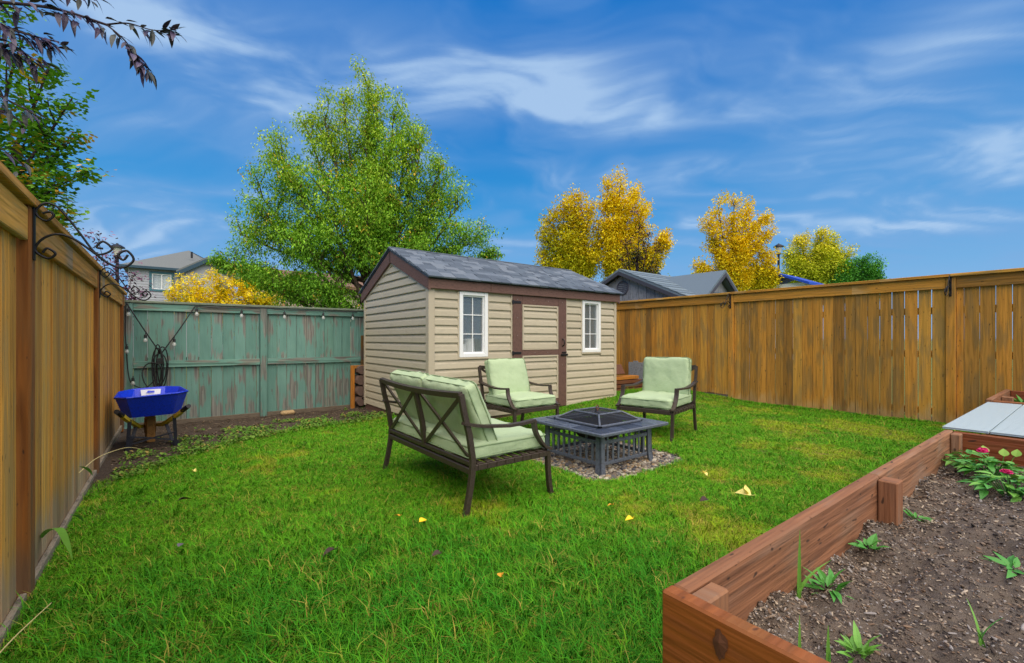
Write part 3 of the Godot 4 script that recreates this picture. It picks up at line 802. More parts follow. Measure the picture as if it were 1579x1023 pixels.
# ------------------------------------------------------------------ garden furniture
func cushion_mesh(s: Vector3, r: float, puff: float, sd: int, seg := 22) -> ArrayMesh:
	var key := "cushion %s %.3f %d" % [s, puff, sd]
	if cache.has(key): return cache[key]
	var f := FastNoiseLite.new(); f.seed = sd; f.frequency = 5.0; f.fractal_octaves = 3
	var st := SurfaceTool.new()
	st.begin(Mesh.PRIMITIVE_TRIANGLES)
	st.set_smooth_group(0)
	var h := s * 0.5
	var pt := func(p: Vector3) -> Vector3:
		var inner := V(clampf(p.x, -h.x + r, h.x - r), clampf(p.y, -h.y + r, h.y - r), clampf(p.z, -h.z + r, h.z - r))
		var d := p - inner
		var q := inner + (d.normalized() * r if d.length() > 1e-6 else Vector3.ZERO)
		var u := q.x / h.x; var w := q.z / h.z
		var edge := (1.0 - u * u * u * u) * (1.0 - w * w * w * w)
		q.y += signf(q.y) * puff * edge * minf(1.0, absf(q.y) / (h.y * 0.5))
		var wr := f.get_noise_3d(q.x * 0.8, q.y, q.z * 1.4) * 0.014 + f.get_noise_3d(q.x * 3.0 + 9.0, q.y * 3.0, q.z * 3.4) * 0.007
		q += V(signf(q.x) * (1.0 if absf(u) > 0.9 else 0.0), signf(q.y), signf(q.z) * (1.0 if absf(w) > 0.9 else 0.0)) * wr * 0.7
		return q
	for ax in 3:
		for sg in [-1.0, 1.0]:
			for i in seg:
				for j in seg:
					var c := []
					for k in [[0, 0], [1, 0], [1, 1], [0, 1]]:
						var a: float = -1.0 + 2.0 * (i + k[0]) / seg; var b: float = -1.0 + 2.0 * (j + k[1]) / seg
						a = signf(a) * (1.0 - pow(1.0 - absf(a), 1.5)); b = signf(b) * (1.0 - pow(1.0 - absf(b), 1.5))
						var p := V(0, 0, 0)
						p[ax] = sg; p[(ax + 1) % 3] = a; p[(ax + 2) % 3] = b
						c.append(pt.call(p * h))
					var order := [0, 2, 1, 0, 3, 2] if sg > 0 else [0, 1, 2, 0, 2, 3]
					for q in order: st.add_vertex(c[q])
	st.index()
	st.generate_normals()
	cache[key] = st.commit()
	return cache[key]

func piping_mesh(s: Vector3, r: float, y: float) -> ArrayMesh:
	var b := MB.new()
	var pts := []
	var hx := s.x * 0.5 + 0.001; var hz := s.z * 0.5 + 0.001
	for k in 4:
		var sx: float = [1, -1, -1, 1][k]; var sz: float = [1, 1, -1, -1][k]
		for j in 5:
			var a := PI / 2 * (k + j / 4.0)
			pts.append(V(sx * (hx - r) + cos(a) * r, y, sz * (hz - r) + sin(a) * r))
	pts.append(pts[0])
	b.tube(pts, 0.0045, 0.0045, 6, false)
	return b.mesh()

func cushion(called: String, root: Node3D, s: Vector3, at: Vector3, bs: Basis, puff: float, sd: int):
	var c := obj(called, cushion_mesh(s, minf(0.035, s.y * 0.4), puff, sd), M.cloth, root, at, bs)
	for y in [s.y * 0.30, -s.y * 0.30]:
		obj("piping", piping_mesh(s, 0.035, y), M.piping, c)

# local axes: +x is the front of the seat, z along its width
func seat(called: String, label: String, category: String, at: Vector3, turn: float, w: float, depth: float, bays: int, tilt: float, group := "") -> Node3D:
	var t := thing(called, label, category, at, turn, group)
	var hx := depth * 0.5
	var hz := w * 0.5
	var legf := V(hx - 0.005, 0.335, 0)
	for s in [-1.0, 1.0]:
		var z: float = s * (hz - 0.018)
		var off := V(0, 0, z)
		var b := MB.new()
		b.sweep([V(-hx, 0, 0) + off, V(-hx + 0.03, 0.14, 0) + off, V(-hx + 0.052, 0.27, 0) + off, V(-hx + 0.056, 0.36, 0) + off, V(-hx + 0.03, 0.52, 0) + off, V(-hx - 0.005, 0.65, 0) + off, V(-hx - 0.03, 0.772, 0) + off], 0.028, 0.034, V(0, 0, 1))
		obj("back_leg", b.mesh(), M.metal, t)
		var c := MB.new()
		c.sweep([V(hx - 0.02, 0.32, 0) + off, V(hx - 0.018, 0.2, 0) + off, V(hx - 0.006, 0.08, 0) + off, V(hx + 0.012, 0.0, 0) + off], 0.030, 0.031, V(0, 0, 1))
		obj("front_leg", c.mesh(), M.metal, t)
		var a := MB.new()
		var cv := Curve3D.new()
		cv.add_point(V(-hx - 0.012, 0.592, 0), V(0, 0, 0), V(0.1, -0.03, 0)); cv.add_point(V(-hx + 0.33, 0.540, 0), V(-0.12, 0.006, 0), V(0.1, -0.002, 0)); cv.add_point(V(hx - 0.145, 0.552, 0), V(-0.08, -0.008, 0))
		var pts := []
		for p in cv.tessellate(4, 3): pts.append(p + off)
		a.sweep(pts, 0.046, 0.018, V(0, 0, 1))
		cv = Curve3D.new()
		cv.add_point(V(hx - 0.147, 0.551, 0), V(0, 0, 0), V(0.0, -0.08, 0)); cv.add_point(V(hx - 0.085, 0.395, 0), V(-0.035, 0.05, 0), V(0.03, -0.035, 0)); cv.add_point(V(hx + 0.008, 0.337, 0), V(-0.05, 0.008, 0))
		pts = []
		for p in cv.tessellate(4, 3): pts.append(p + off)
		a.sweep(pts, 0.044, 0.018, V(0, 0, 1))
		obj("armrest", a.mesh(), M.metal, t)
		block("side_rail", V(-hx + 0.04, 0.288, z - 0.014), V(hx - 0.03, 0.325, z + 0.014), M.metal, t, 0.004)
	var r := MB.new()
	block("front_rail", V(hx - 0.04, 0.288, -hz + 0.037), V(hx - 0.004, 0.334, hz - 0.037), M.metal, t, 0.004)
	block("rear_rail", V(-hx + 0.035, 0.265, -hz + 0.035), V(-hx + 0.068, 0.305, hz - 0.035), M.metal, t, 0.004)
	block("rear_rail", V(-hx + 0.037, 0.318, -hz + 0.035), V(-hx + 0.072, 0.348, hz - 0.035), M.metal, t, 0.004)
	# top rail, dipping a little in the middle
	var tp := MB.new()
	var pts2 := []
	for i in 13:
		var u := -1.0 + 2.0 * i / 12.0
		pts2.append(V(-hx - 0.028 - 0.02 * (1 - u * u), 0.768 - 0.018 * (1 - u * u), u * (hz - 0.02)))
	var dirx := V(1, 0.25, 0).normalized()
	tp.sweep(pts2, 0.028, 0.036, dirx)
	obj("top_rail", tp.mesh(), M.metal, t)
	# cross braces
	for k in bays:
		var za := -hz + 0.035 + (w - 0.07) * k / bays; var zb2 := -hz + 0.035 + (w - 0.07) * (k + 1) / bays
		for q in [[za, zb2, 0.0], [zb2, za, 0.011]]:
			var b := MB.new()
			var ps := []
			for i in 6:
				var u := i / 5.0
				ps.append(V(lerpf(-hx + 0.05, -hx - 0.026, u) + q[2], lerpf(0.345, 0.752, u), lerpf(q[0], q[1], u)))
			b.sweep(ps, 0.013, 0.025, dirx)
			obj("cross_brace", b.mesh(), M.metal, t)
		if k > 0:
			var b := MB.new()
			b.sweep([V(-hx + 0.05, 0.345, za), V(-hx + 0.03, 0.5, za), V(-hx - 0.03, 0.755, za)], 0.04, 0.03, V(0, 0, 1))
			obj("centre_post", b.mesh(), M.metal, t)
	for k in 8:
		var x := lerpf(-hx + 0.11, hx - 0.09, k / 7.0)
		block("seat_slat", V(x - 0.024, 0.3255, -hz + 0.01), V(x + 0.024, 0.334, hz - 0.01), M.metal, t, 0.002)
		for s in [-1.0, 1.0]:
			block("slat_end", V(x - 0.024, 0.292, s * (hz - 0.001) - 0.003), V(x + 0.024, 0.325, s * (hz - 0.001) + 0.003), M.metal, t, 0.001)
	cushion("seat_cushion", t, V(depth - 0.06, 0.115, w - 0.08), V(0.022, 0.395, 0), Basis(), 0.012, 5 + bays)
	var cw := (w - 0.09) / bays
	for k in bays:
		var z := -hz + 0.045 + cw * (k + 0.5)
		var bs := Basis(V(0, 0, 1), PI / 2 + tilt) * Basis(V(0, 1, 0), rr(-0.02, 0.02))
		var lean := -hx + 0.075 + sin(tilt) * 0.19
		cushion("back_cushion", t, V(0.46, 0.11, cw - 0.012), V(lean, 0.445 + cos(tilt) * 0.19 + rr(0, 0.01), z), bs, 0.02, 30 + k + bays * 3 + int(turn * 10))
	return t

func furniture():
	seat("loveseat", "two seat bronze metal loveseat with crossed back and pale green cushions, seen from behind", "loveseat", V(1.79, -0.012, -3.03), 0.0, 1.34, 0.70, 2, 0.42)
	seat("armchair", "green cushioned metal armchair in front of the shed door", "armchair", V(3.31, -0.01, -4.23), -PI / 2, 0.67, 0.70, 1, 0.30, "green cushioned armchairs round the fire table")
	seat("armchair", "green cushioned metal armchair by the right fence, turned towards the loveseat", "armchair", V(4.53, 0.0, -3.16), PI + 0.235, 0.66, 0.79, 1, 0.16, "green cushioned armchairs round the fire table")

func fire_table():
	var t := thing("fire_table", "square dark slate fire pit table with slatted base and mesh lid, standing on stones", "fire table", V(3.17, -0.03, -2.86))
	var hs := 0.455; var top := 0.37
	var l := 0.345
	for s in [[-1, -1], [1, -1], [1, 1], [-1, 1]]:
		var b := MB.new()
		var p := []
		for q in [[0.0, l + 0.018, 0.062], [0.1, l + 0.004, 0.056], [0.335, l, 0.054]]:
			p.append(q)
		for side in 2:
			for i in 2:
				var lo = p[i]; var hi = p[i + 1]
				var c := []
				for q in [lo, hi]:
					var o1: float = q[1]; var w: float = q[2]
					var crn := V(s[0] * o1, q[0], s[1] * o1)
					var ax := V(-s[0], 0, 0) if side == 0 else V(0, 0, -s[1])
					var th := V(0, 0, -s[1]) if side == 0 else V(-s[0], 0, 0)
					c.append_array([crn, crn + ax * w, crn + ax * w + th * 0.012, crn + th * 0.012])
				b.hexa(c, (c[0] + c[6]) * 0.5)
		obj("leg", b.mesh(), M.pit, t)
	for k in 4:
		var a := PI / 2 * k
		var bs := Basis(Vector3.UP, a)
		obj("upper_rail", cb(V(2 * l - 0.108, 0.03, 0.012), 0.003), M.pit, t, bs * V(0, 0.262, l - 0.012), bs)
		obj("lower_rail", cb(V(2 * l - 0.108, 0.03, 0.012), 0.003), M.pit, t, bs * V(0, 0.085, l - 0.012), bs)
		for i in 8:
			var x := lerpf(-l + 0.1, l - 0.1, i / 7.0)
			obj("slat", cb(V(0.022, 0.146, 0.010), 0.002), M.pit, t, bs * V(x, 0.1735, l - 0.012), bs)
			if i % 2 == 0: obj("upper_slat", cb(V(0.022, 0.064, 0.010), 0.002), M.pit, t, bs * V(x, 0.311, l - 0.012), bs)
		# table top: frame and tiles
		obj("top_frame", cb(V(2 * hs - 0.004, 0.028, 0.022), 0.006), M.pit, t, bs * V(0, top - 0.014, hs - 0.011) , bs)
		var x := -hs + 0.025
		var ws := [0.2, 0.15, 0.18, 0.16]
		for i in 4:
			var wd: float = ws[(i + k) % 4]
			if i == 3: wd = hs - 0.19 - x
			obj("slate_tile", cb(V(snappedf(wd - 0.011, 0.002), snappedf(0.02 + rr(0, 0.010), 0.001), 0.148), 0.005), M.slates[rng.randi() % 3], t, bs * V(x + wd / 2, top - 0.012, hs - 0.1), bs * Basis(V(1, 0, 0), rr(-0.008, 0.008)))
			x += wd
		obj("bowl_rim", cb(V(0.545, 0.016, 0.03), 0.004), M.pit, t, bs * V(0, top - 0.004, 0.258), bs)
	var bw := MB.new()
	bw.disc_lathe([Vector2(0.245, top - 0.01), Vector2(0.24, 0.30), Vector2(0.19, 0.235), Vector2(0.1, 0.205), Vector2(0.0, 0.20)], Vector3.ZERO, 24)
	obj("fire_bowl", bw.mesh(), M.soot, t)
	var ash := MB.new()
	ash.disc_lathe([Vector2(0.0, 0.245), Vector2(0.1, 0.24), Vector2(0.19, 0.237)], Vector3.ZERO, 20)
	obj("ashes", ash.mesh(), M.ash, t)
	# mesh lid: a low truncated pyramid with hip bars and a ring on top
	var y0 := top + 0.006; var y1 := top + 0.088
	var q0 := 0.275; var q1 := 0.155
	var lid := MB.new()
	for s in [[-1, -1], [1, -1], [1, 1], [-1, 1]]:
		lid.tube([V(s[0] * q0, y0 + 0.008, s[1] * q0), V(s[0] * q1, y1, s[1] * q1)], 0.0095, 0.0095, 6)
	for k in 4:
		var bs := Basis(Vector3.UP, PI / 2 * k)
		lid.box(bs * V(0, y0 + 0.008, q0), V(2 * q0 + 0.03, 0.016, 0.03), 0.003, bs)
		lid.box(bs * V(0, y1, q1), V(2 * q1 + 0.018, 0.014, 0.018), 0.003, bs)
	var lf := obj("spark_screen", lid.mesh(), M.pit, t)
	for k in 4:
		var bs := Basis(Vector3.UP, PI / 2 * k)
		var w := MB.new()
		w.quad(bs * V(-q0 + 0.01, y0 + 0.018, q0 - 0.008), bs * V(q0 - 0.01, y0 + 0.018, q0 - 0.008), bs * V(q1, y1, q1 - 0.006), bs * V(-q1, y1, q1 - 0.006))
		obj("mesh_panel", w.mesh(), M.screen, lf)
	var w2 := MB.new()
	w2.quad(V(-q1, y1 + 0.002, q1), V(q1, y1 + 0.002, q1), V(q1, y1 + 0.002, -q1), V(-q1, y1 + 0.002, -q1))
	obj("mesh_panel", w2.mesh(), M.screen, lf)
	var kn := MB.new()
	kn.tube([V(0, y1, 0), V(0, y1 + 0.018, 0)], 0.007)
	var ring := []
	for i in 17: ring.append(V(cos(TAU * i / 16) * 0.018, y1 + 0.034 + sin(TAU * i / 16) * 0.018, 0))
	kn.tube(ring, 0.005, 0.005, 6, false)
	obj("ring_handle", kn.mesh(), M.rust, lf)
	# the stones underneath
	var meshes := []
	for k in 3:
		var pm := SphereMesh.new()
		pm.radius = 0.5; pm.height = 1.0; pm.radial_segments = 9; pm.rings = 5
		meshes.append(pm)
	var xf := []; var cs := []
	var tones := [Color(0.24, 0.215, 0.18), Color(0.13, 0.125, 0.125), Color(0.34, 0.30, 0.23), Color(0.08, 0.08, 0.09), Color(0.28, 0.20, 0.12), Color(0.42, 0.38, 0.31), Color(0.18, 0.145, 0.115)]
	while xf.size() < 5200:
		var x := rr(2.45, 4.0); var z := rr(-3.5, -2.2)
		var g := gravel_in(x, z)
		if g > 1.03: continue
		var s := rr(0.014, 0.036) * (1.35 if rng.randf() < 0.14 else 1.0)
		var bs := Basis.from_euler(V(rr(-0.4, 0.4), rr(0, 6.28), rr(-0.4, 0.4))).scaled_local(V(s * rr(0.9, 1.6), s * rr(0.5, 0.9), s))
		xf.append(Transform3D(bs, V(x, ground_y(x, z) - 0.03 + rr(0, 0.016), z)))
		cs.append(tones[rng.randi() % tones.size()] * rr(0.8, 1.2))
	tag(scatter("gravel", meshes[0], M.solid, xf, cs), "bed of mixed grey and tan pebbles round the fire table", "gravel")

# ------------------------------------------------------------------ wheelbarrow
func wheelbarrow():
	var t := thing("wheelbarrow", "blue wheelbarrow with yellow handles parked in the corner by the left fence", "wheelbarrow", V(-0.165, -0.02, -6.0), 0.06)
	# tray: rim and floor rings, front (far) end higher
	var rim := [V(-0.20, 0.555, 0.36), V(0.20, 0.575, 0.36), V(0.285, 0.575, 0.24), V(0.26, 0.575, -0.30), V(0.14, 0.575, -0.44), V(-0.14, 0.565, -0.44), V(-0.26, 0.555, -0.30), V(-0.285, 0.55, 0.24)]
	var low := [V(-0.154, 0.342, 0.20), V(0.166, 0.347, 0.20), V(0.230, 0.347, 0.12), V(0.192, 0.357, -0.16), V(0.115, 0.367, -0.22), V(-0.115, 0.362, -0.22), V(-0.192, 0.352, -0.16), V(-0.218, 0.342, 0.12)]
	var b := MB.new()
	var ctr := V(0, 0.48, 0)
	for k in 8:
		var j := (k + 1) % 8
		b.quad_o(rim[k], rim[j], low[j], low[k], ctr)
		var inn := 0.965
		var ri := func(p: Vector3) -> Vector3: return V(p.x * inn, p.y + 0.004, p.z * inn)
		b.quad_o(ri.call(rim[k]), ri.call(rim[j]), low[j] + V(0, 0.006, 0), low[k] + V(0, 0.006, 0), ctr + ((rim[k] + rim[j]) * 0.5 - ctr) * 9.0)
		b.quad_o(rim[k] + V(0, 0.001, 0), rim[j] + V(0, 0.001, 0), ri.call(rim[j]), ri.call(rim[k]), V(0, -5, 0))
	for k in range(1, 7):
		b.tri_o(low[0], low[k], low[k + 1], ctr); b.tri_o(low[0] + V(0, 0.006, 0), low[k] + V(0, 0.006, 0), low[k + 1] + V(0, 0.006, 0), V(0, -5, 0))
	var tray := obj("tray", b.mesh(), M.blue, t)
	var rt := rim.duplicate(); rt.append(rim[0])
	var lip := MB.new()
	lip.tube(rt, 0.010, 0.010, 8, false)
	obj("rolled_rim", lip.mesh(), M.blue, tray)
	# white sticker inside the far end
	var sb := MB.new()
	var nz := V(0, 0.05, 0.03)
	sb.quad(V(-0.075, 0.48, -0.322), V(0.085, 0.48, -0.322), V(0.092, 0.555, -0.383), V(-0.082, 0.555, -0.383))
	var stick := obj("sticker", sb.mesh(), M.paper, tray, V(0.0, 0.008, 0.012))
	var mk := MB.new()
	mk.quad(V(-0.035, 0.522, -0.341), V(0.035, 0.522, -0.341), V(0.036, 0.54, -0.3515), V(-0.02, 0.545, -0.3545))
	obj("blue_mark", mk.mesh(), M.blue, stick, V(0, 0.002, 0.003))
	for s in [-1.0, 1.0]:
		var h := MB.new()
		h.sweep([V(s * 0.245, 0.425, 0.47), V(s * 0.20, 0.345, 0.28), V(s * 0.10, 0.20, -0.12), V(s * 0.055, 0.155, -0.44)], 0.032, 0.036, V(1, 0, 0))
		var hd := obj("handle", h.mesh(), M.yellow, t)
		var g := MB.new()
		g.tube([V(s * 0.268, 0.458, 0.555), V(s * 0.246, 0.427, 0.475), V(s * 0.232, 0.404, 0.42)], 0.021, 0.024, 10)
		obj("grip", g.mesh(), M.black, hd)
		var lg := MB.new()
		lg.sweep([V(s * 0.175, 0.325, 0.22), V(s * 0.185, 0.15, 0.20), V(s * 0.19, 0.02, 0.19), V(s * 0.18, 0.008, 0.11), V(s * 0.15, 0.12, 0.0), V(s * 0.12, 0.23, -0.05)], 0.03, 0.014, V(1, 0, 0))
		obj("leg", lg.mesh(), M.legsteel, t)
		block("foot_plate", V(s * 0.19 - 0.028, 0.0, 0.155), V(s * 0.19 + 0.028, 0.07, 0.172), M.legsteel, t)
		var br := MB.new()
		br.sweep([V(s * 0.185, 0.16, 0.205), V(0.0, 0.12, 0.19), V(-s * 0.15, 0.085, 0.2)], 0.022, 0.012, V(0, 0, 1))
		obj("leg_brace", br.mesh(), M.legsteel, t)
	var ty := MB.new()
	var cpt := V(0, 0.165, -0.42)
	var prof := []
	for i in 25:
		var a := TAU * i / 24
		prof.append(cpt + V(0, cos(a) * 0.125, sin(a) * 0.125))
	ty.tube(prof, 0.045, 0.045, 10, false)
	var wh := obj("wheel", ty.mesh(), M.tyre, t)
	var hub := MB.new()
	hub.tube([cpt + V(-0.05, 0, 0), cpt + V(0.05, 0, 0)], 0.085, 0.085, 16)
	obj("rim", hub.mesh(), M.tyre_rim, wh)
	block("front_support", V(-0.035, 0.02, -0.2), V(0.035, 0.34, -0.14), M.tyre_rim, t)

# ------------------------------------------------------------------ string of lamps on the green fence
func cord_curve(p: Array, sag := 0.0) -> Array:
	var c := Curve3D.new()
	for k in p.size():
		var a: Vector3 = p[maxi(k - 1, 0)]; var b: Vector3 = p[mini(k + 1, p.size() - 1)]
		var tg := (b - a) / 6.0
		c.add_point(p[k], -tg, tg)
	c.bake_interval = 0.03
	var out := []
	for q in c.get_baked_points(): out.append(q)
	return out

func string_lights():
	var z := -7.615
	var t := thing("string_lights", "black string of clear lamp bulbs strung along the green fence and coiled over the wheelbarrow", "string lights", V(-0.1, 0.9, z))
	var o := V(0.1, -0.9, -z)
	var runs := [
		[V(-0.46, 1.56, z + 0.03), V(-0.29, 1.23, z + 0.02), V(-0.117, 0.91, z + 0.03)],
		[V(0.258, 1.55, z), V(0.08, 1.22, z + 0.02), V(-0.105, 0.91, z + 0.03)],
		[V(-0.465, 1.56, z + 0.03), V(-0.47, 1.2, z + 0.04), V(-0.46, 0.96, z + 0.05), V(-0.44, 0.65, z + 0.05), V(-0.40, 0.52, z + 0.06), V(-0.28, 0.46, z + 0.07), V(-0.18, 0.55, z + 0.05)],
		[V(0.258, 1.555, z), V(0.5, 1.545, z), V(0.815, 1.55, z), V(1.1, 1.558, z + 0.045), V(1.38, 1.548, z), V(1.95, 1.552, z), V(2.5, 1.555, z)]]
	for q in runs:
		var pts := []
		for p in q: pts.append(p + o)
		var b := MB.new()
		b.tube(cord_curve(pts), 0.0075, 0.0075, 6)
		obj("cord", b.mesh(), M.cord, t)
	# the coil that hangs in the corner
	var cb2 := MB.new()
	for k in 6:
		var pts := []
		var w := rr(0.035, 0.075); var hh := rr(0.2, 0.3); var cx := -0.115 + rr(-0.035, 0.035); var cy := 0.70 + rr(-0.04, 0.04)
		if k == 5: w = 0.1; hh = 0.17; cx = -0.2; cy = 0.62
		for i in 21:
			var a := TAU * i / 20
			pts.append(o + V(cx + sin(a) * w * (1.0 + 0.2 * cos(a)), cy + cos(a) * hh, z + 0.05 + 0.012 * k + 0.01 * sin(a * 2)))
		cb2.tube(pts, 0.0075, 0.0075, 6, false)
	for i in 5:
		cb2.tube([o + V(-0.155, 0.84 - i * 0.016, z + 0.13), o + V(-0.08, 0.845 - i * 0.016, z + 0.135)], 0.0075, 0.0075, 6)
	obj("coil", cb2.mesh(), M.cord, t)
	block("wall_hook", o + V(-0.125, 0.9, z - 0.03), o + V(-0.105, 0.95, z + 0.1), M.iron, t)
	var soc := MB.new()
	soc.disc_lathe([Vector2(0, 0.052), Vector2(0.012, 0.05), Vector2(0.018, 0.042), Vector2(0.02, 0.0), Vector2(0.0, 0.0)], Vector3.ZERO, 12)
	soc.tube([V(0, 0.05, 0), V(0.003, 0.075, 0)], 0.006)
	var bul := MB.new()
	bul.disc_lathe([Vector2(0.013, 0.0), Vector2(0.017, -0.014), Vector2(0.027, -0.034), Vector2(0.028, -0.047), Vector2(0.02, -0.064), Vector2(0, -0.07)], Vector3.ZERO, 14)
	var sm1 := soc.mesh(); var bm := bul.mesh()
	for p in [V(0.28, 1.48, z + 0.012), V(0.815, 1.472, z + 0.012), V(1.382, 1.47, z + 0.012), V(1.95, 1.475, z + 0.012), V(2.42, 1.475, z + 0.012), V(-0.272, 1.115, z + 0.03), V(0.03, 1.06, z + 0.03), V(-0.455, 0.97, z + 0.06), V(-0.44, 1.45, z + 0.05), V(-0.395, 0.56, z + 0.07)]:
		var s := obj("socket", sm1, M.cord, t, o + p, Basis().scaled(V(0.85, 0.85, 0.85)))
		obj("bulb", bm, M.clear_bulb, s)

# ------------------------------------------------------------------ raised bed
func soil_y(x: float, z: float) -> float:
	var y := 0.275 + land.get_noise_2d(x * 2.6 + 9.0, z * 2.6) * 0.05 + land.get_noise_2d(x * 8.0, z * 8.0) * 0.02
	y -= 0.05 * exp(-pow((x - 1.95) / 0.16, 2) - pow((z + 0.55) / 0.12, 2))
	y += 0.03 * sm(-0.5, -0.2, z)
	return y

func raised_bed():
	var t := thing("raised_bed", "reddish brown timber raised bed full of soil, in the right foreground", "raised bed", V(2.6, 0, 0))
	var o := V(-2.6, 0, 0)
	var x0 := 0.98; var x1 := 4.30; var zf := -0.672; var th := 0.045; var top := 0.472
	var xb := 4.25
	var parts := [
		["side_plank", V(x0 + th + 0.002, 0.234, zf), V(2.595, top - 0.001, zf + th)], ["side_plank", V(2.598, 0.234, zf), V(x1, top, zf + th)],
		["side_plank", V(x0 + th + 0.002, 0.0, zf), V(2.1, 0.2315, zf + th)], ["side_plank", V(2.103, 0.0, zf), V(x1, 0.2315, zf + th)]]
	for q in parts: block(q[0], o + q[1], o + q[2], pick("bed_wood_flat"), t, 0.006)
	block("end_plank", o + V(x0, 0.234, zf - 0.001), o + V(x0 + th, top, 1.2), M.bed_end[0], t, 0.006)
	block("end_plank", o + V(x0, 0.0, zf - 0.001), o + V(x0 + th, 0.2315, 1.2), M.bed_end[1], t, 0.006)
	block("end_plank", o + V(xb, 0.2, zf + th + 0.002), o + V(xb + th, top - 0.004, 1.2), M.bed_end[1], t, 0.006)
	block("corner_block", o + V(x0 + th + 0.002, 0.05, zf + th + 0.002), o + V(x0 + th + 0.105, top - 0.007, zf + th + 0.052), M.bed_wood[0], t, 0.005)
	block("post", o + V(2.56, 0.05, zf + th + 0.002), o + V(2.648, top - 0.012, zf + th + 0.075), M.bed_wood[1], t, 0.005)
	block("corner_block", o + V(xb - 0.09, 0.05, zf + th + 0.002), o + V(xb - 0.002, top - 0.008, zf + th + 0.05), M.bed_wood[2], t, 0.005)
	block("far_side", o + V(x0 + th + 0.002, 0.0, 1.15), o + V(x1, top, 1.2), M.bed_wood_flat[0], t, 0.006)
	# the knot in the near end plank
	var kb := MB.new()
	for q in [[0.03, 0.004, 0.8], [0.017, 0.007, 1.4]]:   # ragged dark wood round a split heart
		var rim := []
		for i in 16:
			var kr: float = q[0] * rr(0.62, 1.1)
			rim.append(V(-q[1] * 0.35, sin(TAU * i / 16) * kr * 1.15 - (0.012 if i > 9 and i < 15 else 0.0), cos(TAU * i / 16) * kr * 0.75 * q[2]))
		for i in 16:
			kb.tri_o(V(-q[1], 0.002, 0.0), rim[i], rim[(i + 1) % 16], V(0.05, 0, 0))
			kb.tri_o(V(0.002, 0, 0), rim[i], rim[(i + 1) % 16], V(-0.5, 0, 0))
	obj("knot", kb.mesh(), M.knot, t, o + V(x0 - 0.0005, 0.42, -0.52))
	# soil
	var nx := 150; var nz := 84
	var b := MB.new()
	var fn := FastNoiseLite.new(); fn.seed = 8; fn.frequency = 22.0; fn.fractal_octaves = 3
	var v := PackedVector3Array(); var n := PackedVector3Array(); var c := PackedColorArray(); var idx := PackedInt32Array()
	var hgt := func(x: float, z: float) -> float: return soil_y(x, z) + fn.get_noise_2d(x, z) * 0.012
	for j in nz + 1:
		for i in nx + 1:
			var u := pow(float(i) / nx, 1.5)
			var x := lerpf(x0 + th - 0.01, xb + 0.01, u); var z := lerpf(zf + th - 0.01, 1.16, pow(float(j) / nz, 1.4))
			v.append(V(x, hgt.call(x, z), z))
			var e := 0.006
			n.append(V((hgt.call(x - e, z) - hgt.call(x + e, z)) / (2 * e), 1, (hgt.call(x, z - e) - hgt.call(x, z + e)) / (2 * e)).normalized())
			c.append(Color(0.105, 0.086, 0.072).lerp(Color(0.225, 0.19, 0.162), 0.5 + 0.5 * fn.get_noise_2d(x * 0.5 + 30, z * 0.5)))
	for j in nz:
		for i in nx:
			var a := j * (nx + 1) + i
			for q in [a, a + 1, a + nx + 2, a, a + nx + 2, a + nx + 1]: idx.append(q)
	var arr := []
	arr.resize(Mesh.ARRAY_MAX)
	arr[Mesh.ARRAY_VERTEX] = v; arr[Mesh.ARRAY_NORMAL] = n; arr[Mesh.ARRAY_COLOR] = c; arr[Mesh.ARRAY_INDEX] = idx
	var am := ArrayMesh.new(); am.add_surface_from_arrays(Mesh.PRIMITIVE_TRIANGLES, arr)
	var m := tmat(speck_tex(512, [Color8(110, 104, 98), Color8(255, 250, 244), Color8(180, 172, 164), Color8(90, 84, 80)], 0.08, 15), V(5, 5, 5), V(0, 0, 0), 0.95, Color.WHITE, bump_tex(0.1, 77, 8.0), 1.0)
	m.vertex_color_use_as_albedo = true
	struct("soil", am, m)
	# chips, crumbs and small stones lying on it
	var bits := MB.new()
	bits.box(Vector3.ZERO, V(1, 0.5, 0.7), 0.18)
	var xf := []; var cs := []
	var tones := [Color(0.17, 0.13, 0.10), Color(0.08, 0.062, 0.05), Color(0.25, 0.20, 0.155), Color(0.05, 0.043, 0.04), Color(0.36, 0.30, 0.23), Color(0.19, 0.13, 0.09), Color(0.27, 0.25, 0.24), Color(0.11, 0.085, 0.07)]
	for k in 46000:
		var x := lerpf(x0 + th, xb, pow(rng.randf(), 1.7)); var z := lerpf(zf + th, 1.1, pow(rng.randf(), 1.5))
		var s := rr(0.0028, 0.0075) * (1.9 if rng.randf() < 0.06 else 1.0) * lerpf(0.9, 1.5, (x - x0) / 3.3)
		var bs := Basis.from_euler(V(rr(-0.6, 0.6), rr(0, 6.28), rr(-0.6, 0.6))).scaled_local(V(s * (rr(0.9, 1.5) if rng.randf() < 0.85 else rr(1.6, 3.0)), s, s))
		xf.append(Transform3D(bs, V(x, hgt.call(x, z) + s * 0.15, z)))
		cs.append(tones[rng.randi() % tones.size()] * rr(0.8, 1.25))
	tag(scatter("soil_crumbs", bits.mesh(), M.solid, xf, cs), "wood chips, crumbs and small stones on the soil of the raised bed", "mulch")
	# second bed by the fence
	var t2 := thing("raised_bed", "second red timber bed beyond the translucent panels, against the right fence", "raised bed", V(6.9, 0, -0.3))
	var o2 := -t2.position
	block("side_plank", o2 + V(6.32, 0.26, -0.70), o2 + V(7.74, 0.515, -0.655), M.bed_wood_flat[1], t2, 0.006)
	block("side_plank", o2 + V(6.32, 0.0, -0.70), o2 + V(7.74, 0.257, -0.655), M.bed_wood_flat[0], t2, 0.006)
	block("end_plank", o2 + V(6.32, 0.0, -0.653), o2 + V(6.365, 0.505, 0.6), M.bed_end[0], t2, 0.006)
